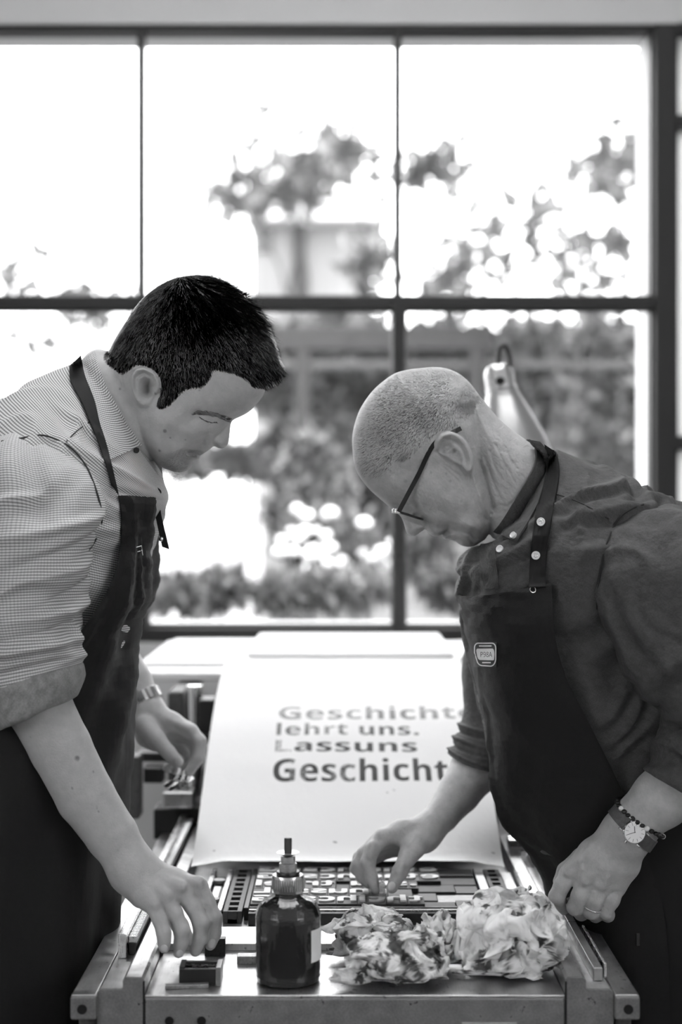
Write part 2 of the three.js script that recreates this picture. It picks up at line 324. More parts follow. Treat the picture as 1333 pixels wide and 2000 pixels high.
// pale flower bush: round white blossoms
{
  const t = thing('flowering_bush', 'bush with round white blossoms low between the men', 'bush', G(650, 6.6));
  const lobes = [lobe(600, 1070, 6.6, 60, 45), lobe(700, 1075, 6.6, 75, 40), lobe(650, 1030, 6.7, 90, 40)];
  part('stem', branchTo(t.position.clone(), V(lobes[2][0], lobes[2][1], lobes[2][2]), 0.02, 0.008, 0.1), M.bark, t);
  foliage('foliage', t, lobes, 1300, 0.065, M.leaf);
  for (let i = 0; i < 34; i++) {
    const l = lobes[i % 3], p = V(l[0] + (rnd() * 2 - 1) * l[3], l[1] + (rnd() * 2 - 1) * l[4] * 0.9, l[2] + 0.12 + rnd() * 0.1), g = new THREE.IcosahedronGeometry(0.022 + rnd() * 0.012, 1);
    g.scale(1, 0.7, 1); g.translate(p.x, p.y, p.z); part('blossom', flat(g), M.flower, t);
  }
}
// neighbour's house: board siding, white eave, dark window, downpipe
{
  const d = 15, k = d / FOCAL, X = (px) => (px - 666.5) * k, Y = (py) => EYE - (py - 1000) * k;
  const h = thing('garden_house', 'grey boarded house with a white eave far behind the centre panes', 'house', V(X(600), -0.16, -d - 1));
  part('wall', box(X(492), X(724), -0.16, Y(436), -d - 2, -d), M.siding, h);
  for (let i = 0; i < 12; i++) { const x = lerp(X(492), X(724), (i + 0.5) / 12); part('siding_board', box(x - 0.045, x + 0.045, 0, Y(440), -d, -d + 0.025), M.siding, h); }
  part('eave', box(X(484), X(745), Y(441), Y(402), -d - 2.1, -d + 0.35, 0.03), M.whitePaint, h);
  const w = part('window', box(X(505), X(531), Y(494), Y(446), -d, -d + 0.045), M.darkWood, h); part('pane', box(X(508), X(528), Y(491), Y(449), -d + 0.045, -d + 0.05), M.glass, w);
  part('downpipe', tube([V(X(586), Y(441), -d + 0.07), V(X(586), Y(520), -d + 0.07), V(X(586), 0, -d + 0.07)], 0.06, 10), M.darkWood, h);
  part('roof', box(X(470), X(760), Y(402), Y(392), -d - 2.2, -d + 0.4, 0.02), M.darkWood, h);
}
{
  const d = 8.8, k = d / FOCAL, X = (px) => (px - 666.5) * k, Y = (py) => EYE - (py - 1000) * k;
  const p = thing('pergola', 'dark wooden pergola beam with a pale lower rail behind the lower panes', 'pergola', V(X(720), -0.16, -d));
  part('beam', box(X(500), X(955), Y(686), Y(640), -d - 0.05, -d + 0.05, 0.01), M.darkWood, p);
  part('rail', box(X(500), X(1240), Y(722), Y(706), -d - 0.03, -d + 0.04, 0.01), M.wood, p);
  for (const px of [592, 930]) part('post', box(X(px) - 0.045, X(px) + 0.045, -0.16, Y(640), -d - 0.045, -d + 0.045, 0.008), M.darkWood, p);
}
{
  const d = 11, k = d / FOCAL, X = (px) => (px - 666.5) * k, Y = (py) => EYE - (py - 1000) * k;
  const f = thing('picket_fence', 'sunlit white picket fence beyond the pane beside the young man', 'fence', V(X(420), -0.16, -d));
  for (let i = 0; i < 7; i++) { const a = 262 + i * 36; part('picket', box(X(a), X(a + 33), -0.16, Y(946 + 6 * (i % 2)), -d, -d + 0.03, 0.01), M.whitePaint, f); }
  part('fence_rail', box(X(255), X(516), Y(1060), Y(1040), -d - 0.05, -d, 0.01), M.whitePaint, f);
  const wl = thing('garden_wall', 'low white garden wall behind the bushes', 'wall', V(X(800), -0.16, -d - 2)); 
  part('masonry', box(X(430), X(1330), -0.16, Y(985), -d - 2.2, -d - 2), M.siding, wl); part('coping', box(X(428), X(1332), Y(985), Y(975), -d - 2.25, -d - 1.95, 0.01), M.whitePaint, wl);
}
// ---------------------------------------------------------------- the proofing press
const BY = 0.894, ZF = 1.765;                        // height of the bed, distance of its front
const bx = (px, d = ZF) => (px - 666.5) * d / FOCAL;
const XL = bx(281), XR = bx(1106), ZB = 3.25;        // bed between the bearers; far end of the rails
const press = thing('proofing_press', 'grey cast-iron flatbed proofing press with steel rails between the two men', 'printing press', V(0, 0, -2.4));
{
  const yl = 0.9146, ys = 0.901;
  // bearers: a high inner ledge and a lower outer step on each side
  const side = (a, b, c) => {                          // inner, ledge end, step end
    const s = Math.sign(b - a), sh = new THREE.Shape(); const e = 0.003;
    sh.moveTo(a, 0.60); sh.lineTo(a, yl - e); sh.lineTo(a + s * e, yl); sh.lineTo(b - s * e, yl); sh.lineTo(b, yl - e); sh.lineTo(b, ys + 0.002); sh.lineTo(b + s * 0.002, ys); sh.lineTo(c - s * e, ys); sh.lineTo(c, ys - e); sh.lineTo(c, 0.60); sh.closePath();
    return sh;
  };
  const ex = (sh, z0, z1) => { const g = flat(new THREE.ExtrudeGeometry(sh, { depth: z1 - z0, bevelEnabled: false })); g.translate(0, 0, -z1); return boxUV(toCreasedNormals(g, 0.4)); };
  part('bearer', ex(side(XL, bx(240), bx(190)), ZF + 0.004, ZB), M.steel, press);
  part('bearer', ex(side(XR, bx(1145), bx(1199)), ZF + 0.004, ZB), M.steel, press);
  const fg = (sh) => ex(sh, ZF, ZF + 0.0045);
  const shrink = (s) => s;
  part('front_plate', fg(shrink(side(XL, bx(240), bx(190)))), M.paint, press);
  part('front_plate', fg(shrink(side(XR, bx(1145), bx(1199)))), M.paint, press);
  // bed
  part('bed', box(XL + 0.0005, XR - 0.0005, BY - 0.05, BY, -ZB, -ZF - 0.002, 0.0015), M.steel, press);
  const fr = part('front_panel', box(XL + 0.001, XR - 0.001, 0.60, BY - 0.0035, -ZF - 0.06, -ZF, 0.002), M.paint, press);
  for (const px of [331, 394]) part('screw_hole', cyl(0.0052, 0.0052, 0.002, 20, V(bx(px), EYE - 994 * ZF / FOCAL, -ZF), 'z'), M.hole, fr);
  part('name_plate', box(bx(902), bx(1010), 0.83, EYE - 996 * ZF / FOCAL, -ZF - 0.001, -ZF + 0.003, 0.001), M.steel, fr);
  part('seam', box(XL - 0.001, XL + 0.001, 0.60, yl - 0.004, -ZF - 0.002, -ZF + 0.0006), M.hole, fr);
  part('seam', box(XR - 0.001, XR + 0.001, 0.60, yl - 0.004, -ZF - 0.002, -ZF + 0.0006), M.hole, fr);
  // body below
  part('body', box(bx(200), bx(1190), 0.12, 0.605, -ZB, -ZF - 0.05, 0.01), M.paintDark, press);
  for (const [x, z] of [[bx(230), 1.95], [bx(1160), 1.95], [bx(230), 3.1], [bx(1160), 3.1]]) part('foot', box(x - 0.05, x + 0.05, 0, 0.13, -z - 0.06, -z + 0.06, 0.006), M.paintDark, press);
  // outer rails with drilled end blocks
  for (const [a, b, px] of [[140, 189.5, 162.6], [1201, 1248, 1225.5]]) {
    const r = part('outer_rail', box(bx(a), bx(b), 0.8695, 0.8965, -ZB, -ZF + 0.004, 0.002), M.steel, press);
    part('end_block', box(bx(a) - 0.0004, bx(b) + 0.0004, 0.8685, 0.8955, -ZF - 0.012, -ZF + 0.008, 0.003), M.paint, r);
    part('bore', cyl(0.0055, 0.0055, 0.003, 24, V(bx(px), EYE - 967 * ZF / FOCAL, -ZF + 0.0077), 'z'), M.hole, r);
    part('rail_bracket', box(bx(a) + 0.004, bx(b) - 0.004, 0.60, 0.87, -ZB, -ZF - 0.02, 0.004), M.paintDark, r);
  }
  // guide bar and toothed rack on the left step
  const zA = 1.889, zB = 1.905;
  part('guide_bar', box(-0.2745, -0.2642, ys, 0.9302, -ZB, -zA, 0.0012), M.brightSteel, press);
  const rack = part('toothed_rack', box(-0.2637, -0.2537, ys, 0.9155, -ZB, -zB, 0.001), M.darkSteel, press);
  const pitch = 0.0058, nt = 200, tg = box(-0.2637, -0.2537, 0.9155, 0.9235, -pitch * 0.27, pitch * 0.27, 0.0008);
  for (let i = 0; i < nt; i++) { const g = tg.clone(); g.translate(0, 0, -zB - pitch * (i + 0.4)); part('tooth', g, M.brightSteel, rack); }
  // guide bars on the right step
  const gb = part('guide_bar', box(0.2957, 0.3065, ys, 0.9166, -ZB, -1.798, 0.0012), M.steel, press);
  part('joint', box(0.2955, 0.3067, ys, 0.9168, -2.0, -1.9992), M.hole, gb);
  part('guide_strip', box(0.3105, 0.3135, ys, 0.918, -1.98, -1.812, 0.0008), M.brightSteel, press);
  part('strip_block', box(0.3066, 0.3106, ys, 0.9115, -1.955, -1.845, 0.001), M.blackMetal, press);
  // impression carriage behind the sheet: side cheeks, cylinder, rollers, tie rods
  part('impression_cylinder', cyl(0.085, 0.085, 0.50, 64, V(0.015, 0.965, -2.66), 'x'), M.darkSteel, press);
  for (const [x, y, z, r] of [[0.015, 1.07, -2.88, 0.03], [0.015, 0.985, -2.84, 0.036], [0.015, 0.95, -2.95, 0.03]]) part('ink_roller', cyl(r, r, 0.5, 32, V(x, y, z), 'x'), M.rubber, press);
  const ck = (x, s) => {
    const c = part('carriage_cheek', box(x - 0.014, x + 0.014, 0.93, 1.125, -3.12, -2.78, 0.006), M.paintDark, press);
    part('cheek_column', cyl(0.014, 0.014, 0.20, 24, V(x + s * 0.034, 1.035, -2.79)), M.chrome, c);
    part('bearing_cap', cyl(0.03, 0.03, 0.03, 28, V(x - s * 0.012, 1.03, -2.80), 'x'), M.blackMetal, c);
    part('adjusting_block', box(x + s * 0.045, x + s * 0.075, 1.055, 1.115, -2.80, -2.74, 0.004), M.blackMetal, c);
    part('knurled_knob', cyl(0.013, 0.013, 0.022, 20, V(x + s * 0.06, 1.045, -2.735), 'z'), M.darkSteel, c);
    return c;
  };
  ck(-0.30, 1); ck(0.33, -1);
  // small fittings low on the left of the carriage
  const Q = (px, py, d) => P(px, py, d), bl = (name, px0, px1, py0, py1, d, th, m, r = 0.003) => { const a = Q(px0, py1, d), b = Q(px1, py0, d); return part(name, box(a.x, b.x, a.y, b.y, -d - th, -d, r), m, press); };
  bl('gripper_bar', 268, 400, 1470, 1488, 2.70, 0.05, M.darkSteel);
  bl('inking_bracket', 244, 272, 1478, 1600, 2.62, 0.05, M.paintDark);
  bl('fountain_block', 318, 378, 1548, 1578, 2.60, 0.05, M.steel);
  bl('fountain_clip', 322, 366, 1530, 1546, 2.62, 0.03, M.brightSteel);
  bl('fountain_foot', 300, 390, 1580, 1640, 2.64, 0.06, M.blackMetal);
  bl('gripper_bracket', 280, 318, 1500, 1530, 2.66, 0.04, M.blackMetal);
  part('hand_lever', tube([Q(228, 1470, 2.55), Q(240, 1520, 2.54), Q(246, 1570, 2.52), Q(238, 1600, 2.5)], 0.006, 10), M.chrome, press);
  bl('carriage_stop', 1000, 1060, 1600, 1628, 2.5, 0.06, M.blackMetal);
  part('lock_roller', cyl(0.016, 0.016, 0.03, 24, Q(1012, 1652, 2.42), 'x'), M.chrome, press);
  // feed board over the carriage
  part('feed_board', box(bx(255, 3.0), bx(985, 3.0), 1.128, 1.143, -3.66, -2.93, 0.003), M.whitePaint, press);
  part('board_leg', box(-0.36, -0.33, 0, 1.13, -3.64, -3.6, 0.002), M.paintDark, press);
  part('board_leg', box(0.28, 0.31, 0, 1.13, -3.64, -3.6, 0.002), M.paintDark, press);
  part('clamp_head', box(P(903, 1300, 2.93).x, P(925, 1300, 2.93).x, 1.144, 1.172, -2.97, -2.935, 0.003), M.blackMetal, press);
}
// paper waiting on the feed board
{
  const stack = (name, label, x0, x1, z0, z1, y0, n, dx) => {
    const s = thing(name, label, 'paper', V((x0 + x1) / 2, y0, -(z0 + z1) / 2), 'paper on the feed board');
    for (let i = 0; i < n; i++) { const j = (rnd() - 0.5) * dx, t = 0.0021; part('sheet', box(x0 + j, x1 + j, y0 + i * t, y0 + i * t + 0.0019, -z1 + j * 0.5, -z0 + j * 0.5), M.paperEdge, s); }
    return s;
  };
  reseed(9);
  stack('paper_stack', 'wide low stack of white paper on the feed board by the window', -0.39, 0.232, 3.05, 3.62, 1.143, 4, 0.006);
  stack('paper_stack', 'smaller upper stack of white paper in front of the window bottom bar', -0.19, 0.228, 3.12, 3.62, 1.1516, 6, 0.008);
}

// ---------------------------------------------------------------- the printed sheet
const font = await new FontLoader().loadAsync('fonts/droid/droid_sans_bold.typeface.json');
{
  const prof = [[2.30, 0.9275], [2.335, 0.934], [2.446, 0.9934], [2.55, 1.047], [2.66, 1.0953], [2.78, 1.131], [2.92, 1.1575], [2.96, 1.1600]];
  const N = 400, S = [0], pt = (t) => rows(prof, t);
  for (let i = 1; i <= N; i++) { const a = pt((i - 1) / N), b = pt(i / N); S.push(S[i - 1] + Math.hypot(a[0] - b[0], a[1] - b[1])); }
  const L = S[N], at = (s) => { let i = 1; while (i < N && S[i] < s) i++; return pt((i - 1 + (s - S[i - 1]) / (S[i] - S[i - 1])) / N); };
  const sOf = (py) => { let best = 0, e = 1e9; for (let i = 0; i <= N; i++) { const [d, y] = pt(i / N), q = Math.abs(1000 + (EYE - y) * FOCAL / d - py); if (q < e) { e = q; best = S[i]; } } return best; };
  const x0 = -0.2225, x1 = 0.243, W = x1 - x0, CW = 1024, CH = Math.round(1024 * L / W);
  const cv = document.createElement('canvas'); cv.width = CW; cv.height = CH; const c = cv.getContext('2d');
  const rv = document.createElement('canvas'); rv.width = CW; rv.height = CH; const r = rv.getContext('2d');
  c.fillStyle = '#f0f0f0'; c.fillRect(0, 0, CW, CH); r.fillStyle = 'rgb(150,150,150)'; r.fillRect(0, 0, CW, CH);
  reseed(31);
  const line = (txt, pyTop, pyBase, pxA, pxB, faint) => {                  // capital height and width as seen, laid out on the paper
    const sb = sOf(pyBase), st = sOf(pyTop), mid = at((sb + st) / 2)[0];
    const xa = ((pxA - 666.5) * mid / FOCAL - x0) / W * CW, xb = ((pxB - 666.5) * mid / FOCAL - x0) / W * CW, yb = CH - sb / L * CH, capH = (st - sb) / L * CH;
    for (const [q, col] of [[c, '#161616'], [r, 'rgb(88,88,88)']]) {
      q.save(); q.font = 'bold 100px sans-serif'; q.textBaseline = 'alphabetic';
      const w = q.measureText(txt).width; q.translate(xa, yb); q.scale((xb - xa) / w, capH / 73); q.fillStyle = col; q.fillText(txt, 0, 0); q.restore();
    }
    if (faint) for (const [fa, fb, amount] of faint) {                      // patches that took little ink
      const g0 = lerp(xa, xb, fa), g1 = lerp(xa, xb, fb);
      for (let i = 0; i < 900; i++) { c.fillStyle = `rgba(240,240,240,${amount * (0.35 + 0.5 * rnd())})`; c.fillRect(g0 + rnd() * (g1 - g0) - 3, yb - capH * 1.1 + rnd() * capH * 1.35, 2 + rnd() * 7, 1 + rnd() * 4); }
    }
  };
  line('Geschichte', 1380, 1404, 541, 934, [[0.0, 0.42, 0.35]]);
  line('lehrt uns.', 1413, 1435, 536, 822, [[0, 0.62, 0.9]]);
  line('Lassuns', 1445, 1468, 532, 818, [[0.03, 0.13, 0.8]]);
  line('Geschicht', 1482, 1526, 530, 878, [[0.33, 0.47, 0.7], [0.1, 0.2, 0.45]]);
  for (const [px, py, k] of [[757, 1549, 3], [655, 1645, 5], [962, 1660, 4], [420, 1660, 3], [770, 1545, 3]]) { const s = sOf(py), d = at(s)[0]; c.fillStyle = 'rgba(120,120,120,0.6)'; c.beginPath(); c.ellipse(((px - 666.5) * d / FOCAL - x0) / W * CW, CH - s / L * CH, k * 1.6, k, 0.4, 0, 7); c.fill(); }
  const tex = new THREE.CanvasTexture(cv); tex.colorSpace = THREE.SRGBColorSpace; tex.anisotropy = 8;
  const rough = new THREE.CanvasTexture(rv);
  const mat = std({ color: grey(236), map: tex, roughness: 1.0, roughnessMap: rough, bumpMap: rep(smudge, 3), bumpScale: 0.0006 });
  const f = (u, v) => { const s = v * L, [d, y] = at(s); const e = Math.max(Math.abs(u - 0.5) * 2 - 0.8, 0) * 5, lift = (1 - v) ** 6; return V(lerp(x0, x1, u) + lift * 0.003 * (u - 0.5), y + 0.0015 * fbm2(u * 2.5, v * 3) - lift * e * 0.006, -d + 0.012 * lift * e); };
  const o = part('printed_sheet', sheet(40, 90, f, 0.0003, (u, v) => [u, v]), mat);
  tag(o, 'large white printed proof sheet curving up over the press with black lettering', 'print');
}

// ---------------------------------------------------------------- the forme on the bed
M.furniture = std({ color: grey(74), roughness: 0.5, metalness: 0.6, map: rep(wornSteel, 6) });
M.furnitureDark = std({ color: grey(52), roughness: 0.4, metalness: 0.4, map: rep(wornSteel, 5) });
M.lead = std({ color: grey(165), roughness: 0.42, metalness: 0.85, map: rep(wornSteel, 9), bumpMap: rep(grain, 14), bumpScale: 0.0002 });
M.typeFace = std({ color: grey(196), roughness: 0.34, metalness: 0.5 });
M.typeBody = std({ color: grey(48), roughness: 0.5, metalness: 0.4 });
const TH = 0.0233;                                    // height of type
{
  const strip = (name, label, x0, x1, z0, z1, h, m, group, holes) => {
    const t = thing(name, label, 'furniture', V((x0 + x1) / 2, BY, -(z0 + z1) / 2), group);
    if (!holes) { part('bar', box(x0, x1, BY, BY + h, -z1, -z0, 0.001), m, t); return t; }
    // bar with a row of square pockets
    const w = x1 - x0, e = w * 0.26;
    part('side_rail', box(x0, x0 + e, BY, BY + h, -z1, -z0, 0.0008), m, t); part('side_rail', box(x1 - e, x1, BY, BY + h, -z1, -z0, 0.0008), m, t);
    part('pocket_floor', box(x0 + e, x1 - e, BY, BY + h * 0.35, -z1, -z0), M.hole, t);
    const n = holes; for (let i = 0; i <= n; i++) { const z = lerp(z0, z1, i / n); part('rung', box(x0 + e, x1 - e, BY, BY + h, -Math.min(z + 0.0045, z1), -Math.max(z - 0.0045, z0)), m, t); }
    return t;
  };
  strip('pocket_furniture', 'long metal bar with square pockets at the left of the forme', -0.160, -0.134, 2.075, 2.32, 0.0165, M.furniture, null, 9);
  strip('pocket_furniture', 'metal bar with square pockets at the right of the forme by the rail', 0.214, 0.238, 2.06, 2.32, 0.0165, M.furniture, null, 10);
  strip('side_furniture', 'narrow bright steel strip just left of the pocketed bar', -0.1685, -0.1615, 2.075, 2.32, 0.0185, M.brightSteel);
  strip('side_furniture', 'pale steel strip furthest left in the forme behind the young man\'s fingers', -0.194, -0.187, 2.11, 2.32, 0.018, M.brightSteel);
  strip('side_furniture', 'steel strip between the type and the right pocketed bar', 0.199, 0.212, 2.06, 2.32, 0.018, M.steel);
  strip('side_furniture', 'dark strip beside the left ends of the type lines', -0.1325, -0.126, 2.09, 2.32, 0.0175, M.furnitureDark);
  strip('side_furniture', 'outer steel strip against the right bearer', 0.2395, 0.2555, 2.03, 2.32, 0.012, M.steel);
  // quoin with two round keys at far left
  const q = thing('quoin', 'lock-up quoin with two round ends between the left strips', 'quoin', V(-0.178, BY, -2.2));
  part('body', box(-0.1855, -0.1700, BY, BY + 0.012, -2.29, -2.11, 0.002), M.furnitureDark, q);
  for (const z of [2.135, 2.245]) { part('round_end', cyl(0.0088, 0.0088, 0.005, 28, V(-0.178, BY + 0.0165, -z)), M.lead, q); part('spindle', cyl(0.005, 0.005, 0.006, 16, V(-0.178, BY + 0.0125, -z)), M.darkSteel, q); }
  part('wedge', box(-0.183, -0.173, BY + 0.012, BY + 0.015, -2.22, -2.16, 0.001), M.brightSteel, q);
  // reglets in front of the type
  const lead = [[2.066, 2.076, 0.016, 'furnitureDark', 'black reglet nearest the rags in front of the type'], [2.077, 2.0805, 0.0185, 'brightSteel', 'thin bright lead strip in front of the type'], [2.0815, 2.0915, 0.0155, 'furnitureDark', 'dark reglet just in front of the nearest type line'], [2.0925, 2.0965, 0.018, 'lead', 'pale lead strip touching the nearest type line']];
  for (const [z0, z1, h, m, label] of lead) strip('reglet', label, -0.125, 0.198, z0, z1, h, M[m], 'reglets below the type');
  // lines of type, mirror-wise; rows counted from the nearest
  const words = ['Geschicht', 'Lassuns', 'lehrt uns.', 'Geschichte', 'Geschichte'];
  const rowName = ['nearest', 'second', 'third', 'fourth', 'farthest'], ord = ['first', 'second', 'third', 'fourth', 'fifth', 'sixth', 'seventh', 'eighth', 'ninth', 'tenth'];
  const cache = new Map(), blockCache = new Map();
  const letter = (ch) => {
    if (!cache.has(ch)) {
      const g = new TextGeometry(ch, { font, size: 0.030, depth: 0.0025, curveSegments: 7, bevelEnabled: false });
      g.computeBoundingBox(); const b = g.boundingBox, w = b.max.x - b.min.x; g.translate(-b.min.x - w / 2, 0, 0); g.scale(-1.3, 1, 1);
      const p = flat(g).clone(), a = p.attributes.position.array, n = p.attributes.normal.array;                // mirrored: turn the triangles round
      for (let i = 0; i < a.length; i += 9) for (let k = 0; k < 3; k++) { let t = a[i + 3 + k]; a[i + 3 + k] = a[i + 6 + k]; a[i + 6 + k] = t; t = n[i + 3 + k]; n[i + 3 + k] = n[i + 6 + k]; n[i + 6 + k] = t; }
      p.rotateX(-Math.PI / 2); boxUV(p); cache.set(ch, [p, w * 1.3]);
    }
    return cache.get(ch);
  };
  reseed(88);
  words.forEach((word, r) => {
    const z0 = 2.098 + r * 0.0435, z1 = z0 + 0.0415; let x = -0.124;
    [...word].reverse().join('').split('').forEach(() => 0);
    let i = 0;
    for (const ch of word) {
      const sp = ch === ' ', [g, w0] = sp ? [null, 0.016] : letter(ch), w = w0 + 0.0035;
      if (x + w > 0.196) break;
      const xa = x, xb = x + w; x = xb + 0.0004;
      const named = sp ? 'spacing_block' : 'type_block';
      const t = thing(named, sp ? `low spacing block between the words of the ${rowName[r]} type line` : `type block with raised mirrored letter ${ch}, ${ord[i]} from the left in the ${rowName[r]} line`, sp ? 'spacer' : 'type', V((xa + xb) / 2, BY, -(z0 + z1) / 2), 'type in the forme');
      const m = rnd() < 0.5 ? M.typeBody : M.furniture;
      part(sp ? 'block' : 'body', box(xa, xb, BY, BY + (sp ? 0.017 : TH - 0.0025), -z1, -z0, 0.0006), m, t);
      if (!sp) { const q2 = g.clone(); q2.translate((xa + xb) / 2, BY + TH - 0.0025, -z0 - 0.009); part('letter_face', q2, M.typeFace, t); }
      i++;
    }
    // fill the rest of the line with pieces of furniture
    let k = 0;
    while (x < 0.190) { const w = Math.min(0.197 - x, 0.03 + rnd() * 0.05), h = 0.012 + rnd() * 0.008; const t = strip('line_filler', `${['grey', 'dark', 'pale'][k % 3]} filler block ${['next to the last letter', 'second after the last letter', 'third after the last letter', 'fourth after the last letter'][Math.min(k, 3)]} of the ${rowName[r]} line`, x, x + w - 0.0005, z0, z1, h, [M.furniture, M.furnitureDark, M.lead][k % 3], 'filler in the type lines'); x += w; k++; }
  });
  strip('cross_bar', 'flat steel bar lying across the bed behind the bottle', -0.2258, 0.235, 1.946, 2.026, 0.0092, M.steel);
}
// ---------------------------------------------------------------- tools for bodies
function surfaceNets(lo, hi, cell, field) {           // field(x, y, z) < 0 inside
  const nx = Math.ceil((hi.x - lo.x) / cell) + 1, ny = Math.ceil((hi.y - lo.y) / cell) + 1, nz = Math.ceil((hi.z - lo.z) / cell) + 1;
  const f = new Float32Array(nx * ny * nz), id = new Int32Array(nx * ny * nz).fill(-1), at = (i, j, k) => (k * ny + j) * nx + i;
  for (let k = 0; k < nz; k++) for (let j = 0; j < ny; j++) for (let i = 0; i < nx; i++) f[at(i, j, k)] = field(lo.x + i * cell, lo.y + j * cell, lo.z + k * cell);
  const pos = [], idx = [], E = [[0, 1], [0, 2], [0, 4], [1, 3], [1, 5], [2, 3], [2, 6], [3, 7], [4, 5], [4, 6], [5, 7], [6, 7]], v = new Float32Array(8);
  for (let k = 0; k < nz - 1; k++) for (let j = 0; j < ny - 1; j++) for (let i = 0; i < nx - 1; i++) {
    let m = 0; for (let c = 0; c < 8; c++) { v[c] = f[at(i + (c & 1), j + (c >> 1 & 1), k + (c >> 2))]; if (v[c] < 0) m |= 1 << c; }
    if (m === 0 || m === 255) continue;
    let x = 0, y = 0, z = 0, n = 0;
    for (const [a, b] of E) { if ((v[a] < 0) === (v[b] < 0)) continue; const t = v[a] / (v[a] - v[b]); x += lerp(a & 1, b & 1, t); y += lerp(a >> 1 & 1, b >> 1 & 1, t); z += lerp(a >> 2, b >> 2, t); n++; }
    id[at(i, j, k)] = pos.length / 3; pos.push(lo.x + (i + x / n) * cell, lo.y + (j + y / n) * cell, lo.z + (k + z / n) * cell);
  }
  for (let k = 1; k < nz - 1; k++) for (let j = 1; j < ny - 1; j++) for (let i = 1; i < nx - 1; i++) {
    const a = f[at(i, j, k)] < 0;
    const quad = (p, q, r, s, flip) => { if (p < 0 || q < 0 || r < 0 || s < 0) return; flip ? idx.push(p, r, q, q, r, s) : idx.push(p, q, r, q, s, r); };
    if (a !== f[at(i + 1, j, k)] < 0) quad(id[at(i, j - 1, k - 1)], id[at(i, j, k - 1)], id[at(i, j - 1, k)], id[at(i, j, k)], !a);
    if (a !== f[at(i, j + 1, k)] < 0) quad(id[at(i - 1, j, k - 1)], id[at(i, j, k - 1)], id[at(i - 1, j, k)], id[at(i, j, k)], a);
    if (a !== f[at(i, j, k + 1)] < 0) quad(id[at(i - 1, j - 1, k)], id[at(i, j - 1, k)], id[at(i - 1, j, k)], id[at(i, j, k)], !a);
  }
  const g = new THREE.BufferGeometry();
  g.setAttribute('position', new THREE.Float32BufferAttribute(pos, 3)); g.setIndex(idx);
  return g;
}
function relax(g, times = 1, amount = 0.5) {           // Laplacian smoothing
  const p = g.attributes.position.array, n = p.length / 3, idx = g.index.array;
  for (let it = 0; it < times; it++) {
    const s = new Float32Array(n * 3), c = new Uint16Array(n);
    for (let t = 0; t < idx.length; t += 3) for (let e = 0; e < 3; e++) { const a = idx[t + e], b = idx[t + (e + 1) % 3]; for (let k = 0; k < 3; k++) { s[a * 3 + k] += p[b * 3 + k]; s[b * 3 + k] += p[a * 3 + k]; } c[a]++; c[b]++; }
    for (let i = 0; i < n; i++) if (c[i]) for (let k = 0; k < 3; k++) p[i * 3 + k] = lerp(p[i * 3 + k], s[i * 3 + k] / c[i], amount);
  }
  g.computeVertexNormals(); return g;
}
function planarUV(g) { const p = g.attributes.position, uv = new Float32Array(p.count * 2); for (let i = 0; i < p.count; i++) { uv[i * 2] = p.getX(i) + 0.6 * p.getZ(i); uv[i * 2 + 1] = p.getY(i) + 0.35 * p.getZ(i); } g.setAttribute('uv', new THREE.BufferAttribute(uv, 2)); return g; }
function colour(g, f) { const p = g.attributes.position, n = g.attributes.normal, c = new Float32Array(p.count * 3); for (let i = 0; i < p.count; i++) { const v = f(p.getX(i), p.getY(i), p.getZ(i), n ? n.getX(i) : 0, n ? n.getY(i) : 0); c[i * 3] = c[i * 3 + 1] = c[i * 3 + 2] = v; } g.setAttribute('color', new THREE.BufferAttribute(c, 3)); return g; }
const toPx = (x, y, d) => [666.5 + x * FOCAL / d, 1000 + (EYE - y) * FOCAL / d];
// tapered capsule distances, joined smoothly
const smin = (a, b, k) => { const h = Math.max(k - Math.abs(a - b), 0) / k; return Math.min(a, b) - h * h * k * 0.25; };
function cone(a, b, ra, rb) {
  const dx = b.x - a.x, dy = b.y - a.y, dz = b.z - a.z, l = dx * dx + dy * dy + dz * dz || 1e-9;
  return (x, y, z) => { const px = x - a.x, py = y - a.y, pz = z - a.z, t = clamp((px * dx + py * dy + pz * dz) / l, 0, 1), ex = px - dx * t, ey = py - dy * t, ez = pz - dz * t; return Math.sqrt(ex * ex + ey * ey + ez * ez) - lerp(ra, rb, t); };
}
function blob(c, rx, ry, rz) { return (x, y, z) => { const a = (x - c.x) / rx, b = (y - c.y) / ry, d = (z - c.z) / rz, l = Math.sqrt(a * a + b * b + d * d); return (l - 1) * Math.min(rx, ry, rz); }; }
function chain(js, k) { const cs = []; for (let i = 0; i + 1 < js.length; i++) cs.push(cone(P(...js[i]), P(...js[i + 1]), js[i].r ?? js[i][3], js[i + 1][3])); return (x, y, z) => { let d = cs[0](x, y, z); for (let i = 1; i < cs.length; i++) d = smin(d, cs[i](x, y, z), k); return d; }; }
